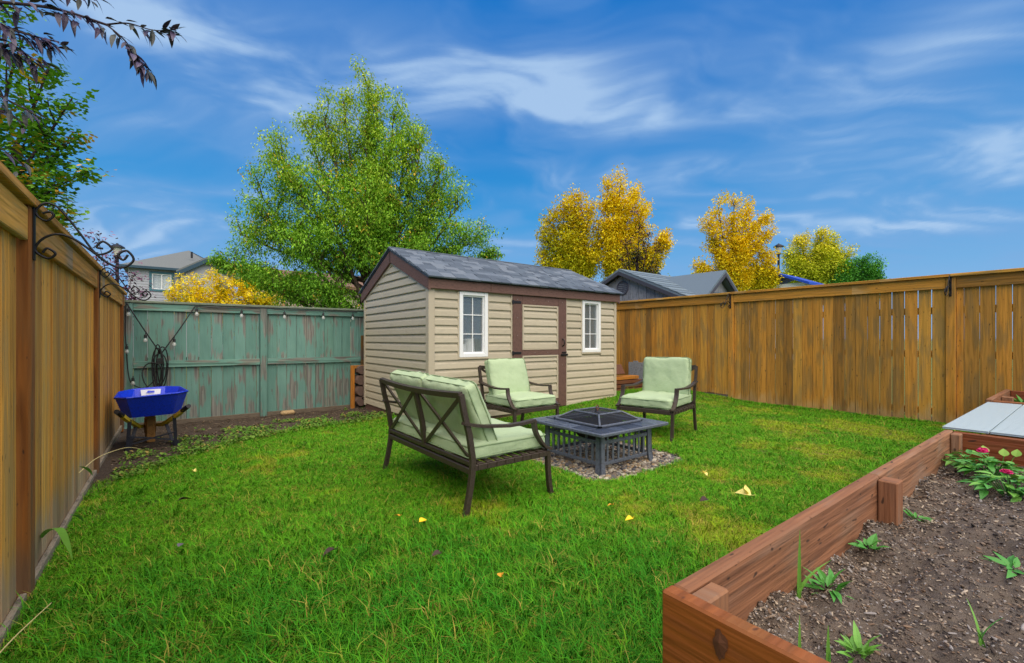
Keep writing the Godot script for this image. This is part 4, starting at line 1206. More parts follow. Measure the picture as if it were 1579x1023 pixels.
	block("post", o2 + V(6.92, 0.1, -0.653), o2 + V(7.01, 0.495, -0.57), M.bed_wood[0], t2, 0.005)
	block("end_plank", o2 + V(7.695, 0.0, -0.653), o2 + V(7.738, 0.505, 0.6), M.bed_end[1], t2, 0.006)
	block("earth", o2 + V(6.367, 0.05, -0.652), o2 + V(7.693, 0.36, 0.58), M.earth, t2, 0.01)
	# translucent panels lying across
	for q in [[-0.682, -0.46, "narrow translucent white plastic panel lying over the far end of the raised bed"], [-0.452, 0.75, "wide translucent white plastic panel over the raised bed, cut by the right edge"]]:
		var p := thing("plastic_panel", q[2], "panel", V(5.3, 0.478, q[0]))
		var wd: float = q[1] - q[0]
		block("top_sheet", V(-1.02, 0.010, 0), V(1.0, 0.0125, wd), M.poly, p, 0.0)
		block("lower_sheet", V(-1.02, 0.0, 0), V(1.0, 0.0022, wd), M.poly, p, 0.0)
		var rb := MB.new()
		for k in 34:
			var x := -1.02 + 0.0601 * k
			rb.box(V(x + 0.004, 0.0061, wd / 2), V(0.0025, 0.0075, wd - 0.002))
			rb.box(V(x + 0.004, 0.0132, wd / 2), V(0.006, 0.0012, wd - 0.002))
		obj("ribs", rb.mesh(), M.poly_rib, p)

# ------------------------------------------------------------------ small plants
func leaf_mesh(l: float, w: float, bend: float, fold := 0.25, seg := 4) -> ArrayMesh:   # lies along +x
	var b := MB.new()
	var prev := []
	for i in seg + 1:
		var u := float(i) / seg
		var hw := w * 0.5 * sin(PI * pow(u, 0.75)) + 0.0005
		var y := -bend * l * u * u
		var c := [V(l * u, y + fold * hw, hw), V(l * u, y, 0), V(l * u, y + fold * hw, -hw)]
		if i > 0:
			b.quad(prev[0], c[0], c[1], prev[1]); b.quad(prev[1], c[1], c[2], prev[2])
		prev = c
	return b.mesh()

func weed(called: String, label: String, category: String, at: Vector3, leaves: int, l: float, w: float, lift: float, m: Material, group := "") -> Node3D:
	var t := thing(called, label, category, at, 0.0, group)
	var lm := leaf_mesh(l, w, 0.35); var lm2 := leaf_mesh(l * 0.7, w * 0.85, 0.2)
	for k in int(leaves * 1.6):
		var a := TAU * k / leaves * 2.4 + rr(-0.6, 0.6)
		var sc := rr(0.5, 1.15)
		var bs := (Basis(Vector3.UP, a) * Basis(V(0, 0, 1), lift * rr(0.2, 2.0)) * Basis(V(1, 0, 0), rr(-0.7, 0.7))).scaled(V(sc, sc, sc))
		obj("leaf", lm if k % 2 == 0 else lm2, m, t, V(cos(a) * l * rr(0.05, 0.4), 0.003 + lift * l * rr(0.0, 0.5), -sin(a) * l * rr(0.05, 0.4)), bs)
	return t

func blade_mesh(l: float, w: float, bend: float) -> ArrayMesh:   # stands along +y, bends to +x
	var b := MB.new()
	var prev := []
	for i in 8:
		var u := i / 7.0
		var hw := w * 0.5 * (1.0 - pow(u, 2.2)) + 0.0003
		var p := V(bend * l * u * u, l * (u - 0.25 * absf(bend) * u * u), 0)
		var c := [p + V(0, 0, hw), p + V(0.12 * hw, 0, 0), p + V(0, 0, -hw)]
		if i > 0:
			b.quad(prev[0], c[0], c[1], prev[1]); b.quad(prev[1], c[1], c[2], prev[2])
		prev = c
	return b.mesh()

func tuft(label: String, at: Vector3, specs: Array):
	var t := thing("grass_tuft", label, "grass", at)
	for s in specs:   # [turn, length, width, bend]
		obj("blade", blade_mesh(s[1], s[2], s[3]), M.green_leaf2 if s[1] > 0.1 else M.green_leaf, t, V(rr(-0.008, 0.008), -0.01, rr(-0.008, 0.008)), Basis(Vector3.UP, s[0]))

func bed_plants():
	var g := func(x: float, z: float) -> Vector3: return V(x, soil_y(x, z), z)
	tuft("two tall grass blades growing by the long side plank of the raised bed", g.call(1.56, -0.575), [[0.2, 0.23, 0.011, 0.06], [-0.5, 0.16, 0.013, 0.75], [2.4, 0.08, 0.008, 0.4]])
	tuft("thin grass blades near the front corner block of the raised bed", g.call(1.27, -0.47), [[0.4, 0.12, 0.007, 0.1], [2.0, 0.06, 0.006, 0.2], [3.9, 0.05, 0.006, 0.3]])
	tuft("broad upright grass blades at the bottom edge, beside the near end plank", g.call(1.33, -0.415), [[0.3, 0.12, 0.010, 0.05], [1.9, 0.07, 0.008, 0.2], [4.0, 0.06, 0.007, 0.1]])
	tuft("curving grass blades in the bottom right of the raised bed", g.call(1.62, -0.185), [[0.8, 0.12, 0.007, 0.35], [2.6, 0.08, 0.006, 0.5], [4.3, 0.07, 0.006, 0.2], [5.4, 0.1, 0.005, 0.5]])
	weed("weed", "jagged green weed beside the tall grass blades in the raised bed", "weed", g.call(1.70, -0.545), 15, 0.085, 0.022, 0.55, M.green_leaf, "weeds in the raised bed")
	weed("weed", "bushy light green weed at the bottom edge of the raised bed", "weed", g.call(1.42, -0.385), 18, 0.06, 0.016, 0.7, M.green_leaf2, "weeds in the raised bed")
	weed("weed", "small two stalked weed below the post of the raised bed", "weed", g.call(2.19, -0.56), 7, 0.06, 0.03, 0.6, M.green_leaf, "weeds in the raised bed")
	weed("weed", "little weed just right of the post in the raised bed", "weed", g.call(2.74, -0.525), 9, 0.06, 0.022, 0.5, M.green_leaf, "weeds in the raised bed")
	weed("weed", "small pale weed at the right edge of the raised bed, halfway down", "weed", g.call(2.23, -0.185), 8, 0.075, 0.022, 0.45, M.green_leaf, "weeds in the raised bed")
	# bushy flowering plants at the far end
	var specs := [[3.95, -0.50, 0.10, 60, "leafy green plant at the far left corner of the bed, without flowers"], [3.78, -0.40, 0.12, 85, "leafy plant with one magenta flower in the middle of the far end"], [3.45, -0.29, 0.14, 120, "dense dark green plant at the right edge, with a magenta flower low down"]]
	for si in specs.size():
		var s = specs[si]
		var at: Vector3 = g.call(s[0], s[1])
		var t := thing("flowering_plant", s[4], "plant", at, 0.0, "flowering plants in the raised bed")
		var st := MB.new()
		var lms := [leaf_mesh(0.065, 0.032, 0.3), leaf_mesh(0.05, 0.026, 0.15), leaf_mesh(0.075, 0.034, 0.45)]
		for k in s[3]:
			var a := rr(0, TAU); var rad: float = s[2] * sqrt(rng.randf()); var hh: float = (1.0 - rad / (s[2] * 1.3)) * 0.10 + rr(0.0, 0.03)
			var p := V(cos(a) * rad, hh, sin(a) * rad)
			if k % 4 == 0: st.tube([V(cos(a) * rad * 0.3, -0.01, sin(a) * rad * 0.3), p], 0.003, 0.002, 5)
			obj("leaf", lms[k % 3], M.green_leaf if rng.randf() < 0.6 else M.green_leaf2, t, p, Basis(Vector3.UP, -a + rr(-0.9, 0.9)) * Basis(V(0, 0, 1), rr(-0.3, 0.6)) * Basis(V(1, 0, 0), rr(-0.4, 0.4)))
		obj("stem", st.mesh(), M.green_leaf, t)
		if si > 0:
			for fk in (2 if si == 1 else 1):
				var fl := MB.new()
				var fp := V(-0.02 + 0.045 * fk, 0.135, -0.03) if si == 1 else V(0.02, 0.11, -0.02)
				for k in 22:
					var a := TAU * k / 8.0 + rr(-0.3, 0.3)
					var el := 0.15 + 1.1 * (k / 22.0)
					var dv := V(cos(a) * cos(el), sin(el), sin(a) * cos(el))
					fl.box(fp + dv * rr(0.012, 0.017), V(0.022, 0.003, 0.015), 0.001, Basis(Vector3.UP, -a) * Basis(V(0, 0, 1), el * 0.8) * Basis(V(1, 0, 0), rr(-0.5, 0.5)))
				obj("flower", fl.mesh(), M.magenta, t)
	var yl := thing("young_plant", "young plant with two round yellow green leaves beside the far end plank", "plant", g.call(4.1, -0.40))
	for q in [[-0.02, 0.12, 0.03], [0.03, 0.115, -0.055], [0.02, 0.12, 0.075]]:
		var st := MB.new()
		st.tube([V(q[0] * 0.3, -0.02, q[2] * 0.3), V(q[0], q[1], q[2])], 0.003, 0.002, 5)
		obj("stem", st.mesh(), M.green_leaf2, yl)
		obj("leaf", leaf_mesh(0.055, 0.045, 0.15, 0.12, 6), M.yellow_leaf, yl, V(q[0] - 0.02, q[1] - 0.02, q[2]), Basis(Vector3.UP, rr(-0.5, 0.5)) * Basis(V(0, 0, 1), 1.0))
	weed("weed", "green plant growing inside the second bed beside its post", "plant", V(7.05, 0.36, -0.5), 22, 0.13, 0.045, 0.8, M.green_leaf)
	# what pokes through the left fence
	var b := thing("reed_leaf", "broad green leaf poking through the left fence and bending down over the lawn", "leaf", V(-0.505, 0.13, -3.0))
	var rl := MB.new()
	var pts := [V(-0.006, -0.005, -0.148), V(0.019, 0.033, -0.105), V(0.055, 0.064, -0.039), V(0.090, 0.072, 0.037), V(0.119, 0.035, 0.110), V(0.139, 0.002, 0.162), V(0.152, -0.030, 0.197)]
	var cc := cord_curve(pts)
	for i in cc.size() - 1:
		var u0 := float(i) / (cc.size() - 1); var u1 := float(i + 1) / (cc.size() - 1)
		var w0 := 0.021 * sin(PI * (0.16 + 0.84 * u0)); var w1 := 0.021 * sin(PI * (0.16 + 0.84 * u1))
		var sd := V(0.86, 0.1, 0.5).normalized()
		rl.quad(cc[i] - sd * w0, cc[i] + sd * w0, cc[i + 1] + sd * w1, cc[i + 1] - sd * w1)
	obj("blade", rl.mesh(), M.green_leaf2, b)
	var k := 0
	for q in [[V(-0.425, 0.37, -3.55), 0.10, "upper jagged green leaf poking through the left fence"], [V(-0.425, 0.17, -3.3), 0.08, "small lower green leaf poking through the left fence"]]:
		var t := thing("fence_leaf", q[2], "leaf", q[0])
		obj("leaf_blade", leaf_mesh(q[1], 0.045, 0.3, 0.3, 6), M.green_leaf, t, V(0, 0, 0), Basis(V(0, 1, 0), 0.7) * Basis(V(0, 0, 1), -0.5))
		k += 1
	var sg := thing("dry_stalk", "dry straw stalk bending out from the left fence towards the lawn", "stalk", V(-0.43, 0.30, -3.7))
	var sm2 := MB.new()
	sm2.tube(cord_curve([V(-0.01, 0, 0), V(0.06, 0.05, -0.15), V(0.18, 0.06, -0.32), V(0.26, 0.02, -0.42)]), 0.0028, 0.0012, 5)
	obj("stem", sm2.mesh(), M.straw, sg)
	var sg2 := thing("dry_stalk", "pale straw stalk lying in the bottom left corner by the fence", "stalk", V(-0.47, 0.02, -2.3))
	var sm3 := MB.new()
	sm3.tube(cord_curve([V(-0.02, 0, 0.12), V(0.03, 0.035, 0.0), V(0.1, 0.06, -0.16)]), 0.003, 0.0015, 5)
	obj("stem", sm3.mesh(), M.straw, sg2)

func fallen_leaves():
	var spots := [[1.14, -2.34, 0.05, "yellow", "bright yellow leaf on the lawn below the loveseat's back leg"], [2.11, -1.66, 0.05, "yellow", "bright yellow leaf on the lawn in front of the fire table"], [3.07, -1.47, 0.10, "pale", "large pale yellow curled leaf on the lawn near the raised bed"],
		[3.31, -1.88, 0.06, "pale", "small pale leaf on the lawn between armchair and raised bed"], [1.16, -1.61, 0.04, "gold", "orange leaf on the lawn in the middle foreground"], [0.62, -2.30, 0.07, "dark", "dark brown leaf lying left of the middle foreground"],
		[0.04, -2.81, 0.042, "grey", "small grey curled leaf on the lawn at the lower left"], [0.07, -3.64, 0.07, "dark", "brown leaf on the lawn near the left fence, behind the grey one"], [1.05, -2.5, 0.035, "gold", "small orange leaf left of the bright yellow one below the loveseat"],
		[2.42, -3.22, 0.05, "yellow", "yellow leaf in the grass under the loveseat's front"], [2.18, -1.86, 0.04, "gold", "orange leaf just left of the yellow leaf in front of the fire table"], [0.14, -4.35, 0.04, "pale", "pale leaf on the lawn below the wheelbarrow"], [1.02, -1.95, 0.05, "dark", "dark leaf on the lawn straight below the loveseat"], [2.72, -1.55, 0.06, "dark", "brown twig like leaf on the lawn near the long bed plank"]]
	for s in spots:
		var l: float = s[2]
		var t := thing("fallen_leaf", s[4], "leaf", V(s[0], ground_y(s[0], s[1]) + 0.052, s[1]), rr(0, 6.28), "fallen leaves on the lawn")
		var m: Material = M["fallen_" + s[3]]
		obj("leaf_blade", leaf_mesh(l, l * 0.75, 0.35, 0.5, 6), m, t, V(-l * 0.5, 0.006, 0), Basis(V(1, 0, 0), rr(-0.35, 0.35)) * Basis(V(0, 0, 1), 0.25))
		if s[3] == "pale":
			for a in [-0.9, 0.9]: obj("leaf_lobe", leaf_mesh(l * 0.6, l * 0.4, -0.5, 0.5), m, t, V(-l * 0.3, 0.008, 0), Basis(V(0, 1, 0), a) * Basis(V(0, 0, 1), 0.4))
		var sb := MB.new()
		sb.tube([V(-l * 0.5, 0.006, 0), V(-l * 0.75, 0.012, 0.01)], 0.0015, 0.001, 5)
		obj("leaf_stalk", sb.mesh(), m, t)

# ------------------------------------------------------------------ grass
func clump_mesh(k: int, h: float, spread: float, w: float, lean: float) -> ArrayMesh:
	var b := MB.new()
	for i in k:
		var a := rr(0, TAU); var r := spread * sqrt(rng.randf())
		var p := V(cos(a) * r, -0.006, sin(a) * r)
		var d := rr(0, TAU); var ln := lean * rr(0.3, 1.2)
		var dir := V(cos(d), 0, sin(d)); var side := V(-sin(d), 0, cos(d)).rotated(Vector3.UP, rr(-0.8, 0.8))
		var hh := h * rr(0.6, 1.15); var hw := w * 0.5 * rr(0.7, 1.2)
		var p1 := p + V(0, hh * 0.55, 0) + dir * hh * ln * 0.3
		var p2 := p + V(0, hh * (1.0 - 0.25 * ln), 0) + dir * hh * ln
		var nn := (side.cross(p2 - p).normalized())
		if nn.y < 0: nn = -nn
		nn = (nn + Vector3.UP * 0.5).normalized()
		b.tri_n(p - side * hw, p + side * hw, p1 + side * hw * 0.8, nn, nn, nn)
		b.tri_n(p - side * hw, p1 + side * hw * 0.8, p1 - side * hw * 0.8, nn, nn, nn)
		b.tri_n(p1 - side * hw * 0.8, p1 + side * hw * 0.8, p2, nn, nn, nn)
	return b.mesh()

func grass():
	var pn := FastNoiseLite.new(); pn.seed = 23; pn.frequency = 0.9; pn.fractal_octaves = 3
	var fn := FastNoiseLite.new(); fn.seed = 29; fn.frequency = 5.0; fn.fractal_octaves = 2
	var deep := Color(0.040, 0.235, 0.010); var mid := Color(0.100, 0.325, 0.009); var lime := Color(0.31, 0.42, 0.012); var straw := Color(0.42, 0.31, 0.07)
	var cam := V(0, 1.1, 0)
	var sets := [[], [], []]; var cols := [[], [], []]
	var total := 190000
	var n := 0; var tries := 0
	while n < total and tries < 900000:
		tries += 1
		var x := -0.48 + 8.23 * rng.randf(); var z := -7.3 + 7.3 * rng.randf()
		# keep to what the picture can show, thinner far away
		var ang := atan2(x, -z)
		if ang < -0.36 or ang > 1.56: continue
		var d := sqrt(x * x + z * z)
		if d < 1.0 or rng.randf() > clampf(2.4 / d, 0.2, 1.0): continue
		var l := lawn_at(x, z)
		if rng.randf() > l * (1.0 - 0.75 * sm(0.30, 0.55, fn.get_noise_2d(x * 1.3 + 50.0, z * 1.3))): continue
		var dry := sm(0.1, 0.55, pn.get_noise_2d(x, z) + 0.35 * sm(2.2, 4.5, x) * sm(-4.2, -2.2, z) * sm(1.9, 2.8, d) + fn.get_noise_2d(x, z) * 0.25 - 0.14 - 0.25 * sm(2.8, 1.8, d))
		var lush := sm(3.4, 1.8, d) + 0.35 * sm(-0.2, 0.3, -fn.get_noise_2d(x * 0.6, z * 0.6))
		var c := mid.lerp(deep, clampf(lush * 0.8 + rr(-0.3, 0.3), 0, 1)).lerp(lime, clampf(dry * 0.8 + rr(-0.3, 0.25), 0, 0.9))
		if rng.randf() < 0.07 + 0.14 * dry: c = c.lerp(straw, rr(0.3, 0.9))
		c = c * rr(0.6, 1.4)
		var k := 0
		if rng.randf() < 0.10 * clampf(lush, 0, 1): k = 1
		elif rng.randf() < 0.02 + 0.05 * dry: k = 2; c = straw.lerp(lime, rr(0, 0.5))
		var s := rr(0.75, 1.2) * lerpf(0.95, 1.12, clampf(lush, 0, 1)) * lerpf(1.0, 0.8, dry)
		if absf(x - 7.72) < 0.10 and z > -4.6: s *= rr(1.1, 1.9)
		var bs := Basis(Vector3.UP, rr(0, TAU)).rotated(V(1, 0, 0), rr(-0.18, 0.18)).scaled(V(s, s * rr(0.85, 1.15), s))
		sets[k].append(Transform3D(bs, V(x, ground_y(x, z), z))); cols[k].append(c)
		n += 1
	tag(scatter("lawn_grass", clump_mesh(9, 0.038, 0.036, 0.0028, 1.0), M.blade, sets[0], cols[0]), "short green lawn grass covering the yard", "grass")
	tag(scatter("long_grass", clump_mesh(7, 0.076, 0.03, 0.0038, 1.1), M.blade, sets[1], cols[1]), "longer deep green grass tufts in the foreground lawn", "grass")
	tag(scatter("dry_grass", clump_mesh(6, 0.05, 0.04, 0.003, 1.4), M.blade, sets[2], cols[2]), "dry straw coloured blades among the lawn", "grass")
	# seedlings and litter on the bare earth
	var xf := []; var cs := []
	var lm := leaf_mesh(0.05, 0.028, 0.3)
	var tn := FastNoiseLite.new(); tn.seed = 31; tn.frequency = 2.2
	while xf.size() < 4600:
		var x := rr(-0.38, 2.7); var z := rr(-7.5, -4.6)
		var dz := dirt_line(x) - z
		if dz < -0.25 or dz > 1.3: continue
		if tn.get_noise_2d(x, z) + rr(-0.1, 0.1) < dz * 0.5 - 0.12: continue
		if x > 2.5 and z < -5.0: continue
		var s := rr(0.3, 0.85)
		var bs := Basis(Vector3.UP, rr(0, TAU)) * Basis(V(0, 0, 1), rr(-0.2, 1.1)) * Basis(V(1, 0, 0), rr(-0.4, 0.4))
		xf.append(Transform3D(bs.scaled(V(s, s, s)), V(x, ground_y(x, z) + rr(0.005, 0.04), z)))
		cs.append((Color(0.30, 0.24, 0.06) if rng.randf() < 0.1 else Color(0.07, 0.19, 0.02).lerp(Color(0.16, 0.26, 0.04), rng.randf())) * rr(0.8, 1.2))
	tag(scatter("ground_weeds", lm, M.blade, xf, cs), "low leafy weeds creeping over the bare earth along the green fence", "weeds")
	xf = []; cs = []
	var bits := MB.new(); bits.box(Vector3.ZERO, V(1, 0.4, 0.6), 0.15)
	for k in 2600:
		var x := rr(-0.42, 2.6); var z := rr(-7.65, -4.4)
		if lawn_at(x, z) > 0.5: continue
		var s := rr(0.008, 0.028)
		xf.append(Transform3D(Basis.from_euler(V(rr(-0.4, 0.4), rr(0, 6.28), rr(-0.4, 0.4))).scaled_local(V(s * rr(0.8, 1.8), s, s)), V(x, ground_y(x, z) + 0.004, z)))
		cs.append(Color(0.07, 0.05, 0.036).lerp(Color(0.22, 0.17, 0.12), pow(rng.randf(), 2.0)))
	tag(scatter("earth_clods", bits.mesh(), M.solid, xf, cs), "clods and litter on the bare earth along the back of the yard", "earth")

# ------------------------------------------------------------------ trees
func sprig(k: int, l: float, w: float, spread: float, compound: bool) -> ArrayMesh:
	var b := MB.new()
	for i in k:
		var p: Vector3; var dir: Vector3
		if compound:   # leaflets in pairs along a stalk
			var s := -1.0 if i % 2 == 0 else 1.0
			var u := float(i / 2) / ((k - 1) / 2.0)
			p = V(u * spread, -0.25 * spread * u * u, 0)
			dir = V(0.55, -0.25, s).normalized() if i < k - 1 else V(1, -0.4, 0).normalized()
		else:
			p = V(rr(-1, 1), rr(-0.8, 0.8), rr(-1, 1)) * spread
			dir = V(rr(-1, 1), rr(-1, 0.4), rr(-1, 1)).normalized()
		var side := dir.cross(V(rr(-0.4, 0.4), 1, rr(-0.4, 0.4))).normalized()
		var nn := side.cross(dir).normalized()
		if nn.y < 0: nn = -nn
		var ll := l * rr(0.75, 1.2); var ww := w * rr(0.8, 1.15) * 0.5
		var m := p + dir * ll * 0.45 - nn * ll * 0.05; var tip := p + dir * ll - nn * ll * 0.18
		b.tri_n(p, m + side * ww, tip, nn, nn, nn)
		b.tri_n(p, tip, m - side * ww, nn, nn, nn)
	return b.mesh()

func bez(a: Vector3, b: Vector3, c: Vector3, t: float) -> Vector3: return a.lerp(b, t).lerp(b.lerp(c, t), t)

# limbs: ends in metres from the foot of the trunk, [x, y, z, spread of its leaves]
func tree(called: String, label: String, category: String, at: Vector3, fork: float, radius: float, lean: Vector3, limbs: Array, o: Dictionary, group := "") -> Node3D:
	var t := thing(called, label, category, at, 0.0, group)
	var tb := MB.new()
	var top := V(0, fork * 1.9, 0) + lean * 1.9
	tb.tube([V(0, -0.4, 0), V(0, fork * 0.5, 0) + lean * 0.35, V(0, fork, 0) + lean, top], radius, radius * 0.45, 10)
	obj("trunk", tb.mesh(), o.bark, t)
	var xf := []; var cs := []
	var pn := FastNoiseLite.new(); pn.seed = o.seed; pn.frequency = o.get("patch", 0.45)
	var hi := 0.1; var lo := 1e9
	for l in limbs: hi = maxf(hi, l[1]); lo = minf(lo, l[1])
	for l in limbs:
		var e := V(l[0], l[1], l[2]); var spread: float = l[3]
		var s := V(0, fork * rr(0.7, 1.5), 0) + lean * rr(0.8, 1.3)
		var hor := V(e.x - s.x, 0, e.z - s.z)
		var c: Vector3 = s + hor * o.get("bow", 0.45) + V(0, (e.y - s.y) * 0.42, 0)
		var lb := MB.new()
		var pts := []
		for i in 9: pts.append(bez(s, c, e, i / 8.0) + V(rr(-0.03, 0.03), rr(-0.03, 0.03), rr(-0.03, 0.03)) * spread)
		var lr: float = radius * 0.42 * clampf((e - s).length() / 3.0, 0.5, 1.1)
		lb.tube(pts, lr, lr * 0.18, 7)
		for k in o.subs:
			var u := lerpf(o.get("from", 0.3), 1.0, pow((k + rng.randf()) / o.subs, 0.8))
			var p := bez(s, c, e, u)
			var tg := (bez(s, c, e, minf(u + 0.05, 1.05)) - p).normalized()
			var d := (tg * 0.5 + V(rr(-1, 1), rr(-0.6, 0.9), rr(-1, 1)) * 0.8 + V(0, o.get("rise", 0.3), 0)).normalized()
			var len: float = spread * rr(0.55, 1.15) * (1.12 - 0.35 * u)
			var q := p + d * len + V(0, -0.06 * len, 0)
			lb.tube([p, p.lerp(q, 0.5) + V(rr(-1, 1), rr(0, 1), rr(-1, 1)) * len * 0.06, q], lr * 0.28, lr * 0.07, 4, false)
			for j in o.per:
				var w := sqrt(rr(0.03, 1.15))
				var pos: Vector3 = p.lerp(q, w) + V(rng.randfn(), rng.randfn(), rng.randfn()) * spread * o.get("off", 0.17)
				var sc := rr(0.75, 1.25)
				var bs := Basis(Vector3.UP, rr(0, TAU)) * Basis(V(0, 0, 1), rr(-0.6, 0.5)) * Basis(V(1, 0, 0), rr(-0.6, 0.6))
				xf.append(Transform3D(bs.scaled(V(sc, sc, sc)), pos))
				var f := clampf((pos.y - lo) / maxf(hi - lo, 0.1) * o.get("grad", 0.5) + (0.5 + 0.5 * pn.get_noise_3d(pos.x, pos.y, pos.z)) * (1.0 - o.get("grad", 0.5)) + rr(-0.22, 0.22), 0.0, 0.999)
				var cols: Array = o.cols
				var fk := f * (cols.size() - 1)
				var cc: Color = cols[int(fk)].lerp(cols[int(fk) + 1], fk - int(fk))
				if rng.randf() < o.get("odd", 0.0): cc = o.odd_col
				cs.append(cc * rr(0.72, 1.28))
		obj("limb", lb.mesh(), o.bark, t)
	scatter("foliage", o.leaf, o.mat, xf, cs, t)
	return t

func trees():
	var bark: Material = M.bark; var dark: Material = M.bark_dark
	# the big green ash behind the shed
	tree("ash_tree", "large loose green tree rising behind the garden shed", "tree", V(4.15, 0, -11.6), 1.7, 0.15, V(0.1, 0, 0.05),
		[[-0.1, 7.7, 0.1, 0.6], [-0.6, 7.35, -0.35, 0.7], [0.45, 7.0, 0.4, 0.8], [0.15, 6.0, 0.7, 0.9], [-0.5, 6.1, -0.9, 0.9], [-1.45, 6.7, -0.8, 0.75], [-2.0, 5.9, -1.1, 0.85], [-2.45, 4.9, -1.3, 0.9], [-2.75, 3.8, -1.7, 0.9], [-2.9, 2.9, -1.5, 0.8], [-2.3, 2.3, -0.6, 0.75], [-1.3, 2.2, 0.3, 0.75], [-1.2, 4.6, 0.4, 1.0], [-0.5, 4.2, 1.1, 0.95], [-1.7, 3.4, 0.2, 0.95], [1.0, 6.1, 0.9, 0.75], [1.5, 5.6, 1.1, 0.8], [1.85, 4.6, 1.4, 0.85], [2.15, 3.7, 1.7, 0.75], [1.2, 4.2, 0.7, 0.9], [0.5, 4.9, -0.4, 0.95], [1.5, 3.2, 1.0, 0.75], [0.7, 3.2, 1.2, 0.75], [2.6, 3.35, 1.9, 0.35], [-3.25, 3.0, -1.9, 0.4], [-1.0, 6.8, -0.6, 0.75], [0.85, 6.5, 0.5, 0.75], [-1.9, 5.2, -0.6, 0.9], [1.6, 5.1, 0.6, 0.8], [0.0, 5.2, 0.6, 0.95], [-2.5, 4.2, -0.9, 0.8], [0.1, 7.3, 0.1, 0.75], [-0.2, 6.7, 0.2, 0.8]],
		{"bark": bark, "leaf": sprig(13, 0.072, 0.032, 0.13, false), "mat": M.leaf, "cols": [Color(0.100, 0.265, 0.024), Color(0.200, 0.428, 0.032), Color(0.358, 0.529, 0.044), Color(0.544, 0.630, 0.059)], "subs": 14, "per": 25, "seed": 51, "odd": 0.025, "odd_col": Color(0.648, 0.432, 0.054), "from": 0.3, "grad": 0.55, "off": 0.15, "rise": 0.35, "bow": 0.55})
	# tree over the left fence
	tree("birch_tree", "green tree with round leaves standing behind the left fence", "tree", V(-2.5, 0, -9.3), 1.6, 0.12, V(0.1, 0, 0.1),
		[[0.9, 5.2, 0.5, 0.55], [1.2, 4.75, 0.8, 0.5], [1.45, 4.3, 1.0, 0.45], [1.35, 3.7, 0.9, 0.5], [1.55, 3.3, 1.1, 0.45], [1.45, 2.7, 1.05, 0.45], [1.0, 3.9, 0.6, 0.6], [0.9, 3.0, 0.5, 0.6], [0.5, 4.6, 0.2, 0.7], [0.3, 3.5, -0.1, 0.7], [-0.3, 5.5, -0.3, 0.8], [-0.6, 4.2, -0.8, 0.8], [0.75, 2.35, 0.5, 0.5], [0.2, 2.6, 0.1, 0.6], [1.1, 2.4, 0.8, 0.4], [0.4, 5.6, 0.3, 0.6]],
		{"bark": dark, "leaf": sprig(7, 0.07, 0.056, 0.09, false), "mat": M.leaf, "cols": [Color(0.078, 0.227, 0.028), Color(0.139, 0.328, 0.032), Color(0.251, 0.428, 0.040)], "subs": 12, "per": 12, "seed": 52, "odd": 0.07, "odd_col": Color(0.612, 0.360, 0.054), "grad": 0.1, "off": 0.17})
	tree("plum_tree", "small purple leaved tree behind the corner where left and green fences meet", "tree", V(-0.9, 0, -12.6), 1.2, 0.06, V(0, 0, 0),
		[[-0.35, 3.3, -0.2, 0.4], [0.0, 2.9, 0.1, 0.4], [0.25, 2.5, 0.2, 0.38], [0.45, 2.15, 0.3, 0.35], [-0.1, 2.3, 0.2, 0.4], [0.3, 1.8, 0.4, 0.35], [-0.5, 2.6, -0.3, 0.4]],
		{"bark": dark, "leaf": sprig(5, 0.07, 0.04, 0.1, false), "mat": M.leaf_dark, "cols": [Color(0.09, 0.03, 0.07), Color(0.16, 0.07, 0.13), Color(0.24, 0.13, 0.20)], "subs": 7, "per": 5, "seed": 53, "off": 0.2})
	tree("yellow_bush", "bright yellow bush in front of the grey house, over the green fence", "bush", V(1.35, 0, -18.9), 0.8, 0.07, V(0, 0, 0),
		[[-1.15, 3.0, -0.8, 0.5], [-0.6, 3.15, -0.45, 0.5], [0.0, 3.2, 0.0, 0.5], [0.5, 3.05, 0.3, 0.5], [1.0, 2.85, 0.6, 0.5], [-1.4, 2.6, -1.0, 0.45], [-0.8, 2.7, 0, 0.55], [0.1, 2.8, 0.3, 0.6], [0.9, 2.5, 0.7, 0.55], [1.4, 2.5, 0.9, 0.4], [0.4, 2.0, 0.8, 0.6], [-0.5, 1.9, 0.3, 0.6]],
		{"bark": dark, "leaf": sprig(8, 0.085, 0.042, 0.12, false), "mat": M.leaf_gold, "cols": [Color(0.719, 0.575, 0.018), Color(0.860, 0.740, 0.018), Color(0.860, 0.740, 0.018)], "subs": 12, "per": 18, "seed": 54, "odd": 0.05, "odd_col": Color(0.300, 0.400, 0.037), "grad": 0.3, "off": 0.2})
	tree("green_bush", "yellow green bush at the right end of the yellow one, by the beige house", "bush", V(2.7, 0, -18.4), 0.7, 0.05, V(0, 0, 0),
		[[0.0, 2.9, 0.0, 0.45], [0.35, 2.5, 0.2, 0.45], [-0.3, 2.5, 0.0, 0.4], [0.2, 2.0, 0.3, 0.45]],
		{"bark": dark, "leaf": sprig(8, 0.085, 0.042, 0.12, false), "mat": M.leaf_gold, "cols": [Color(0.451, 0.525, 0.018), Color(0.719, 0.687, 0.018)], "subs": 10, "per": 14, "seed": 55, "off": 0.2})
	# gold trees beyond the right fence
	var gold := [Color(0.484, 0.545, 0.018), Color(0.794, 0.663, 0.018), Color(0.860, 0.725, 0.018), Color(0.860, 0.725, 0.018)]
	var leafg := sprig(15, 0.098, 0.064, 0.21, false)
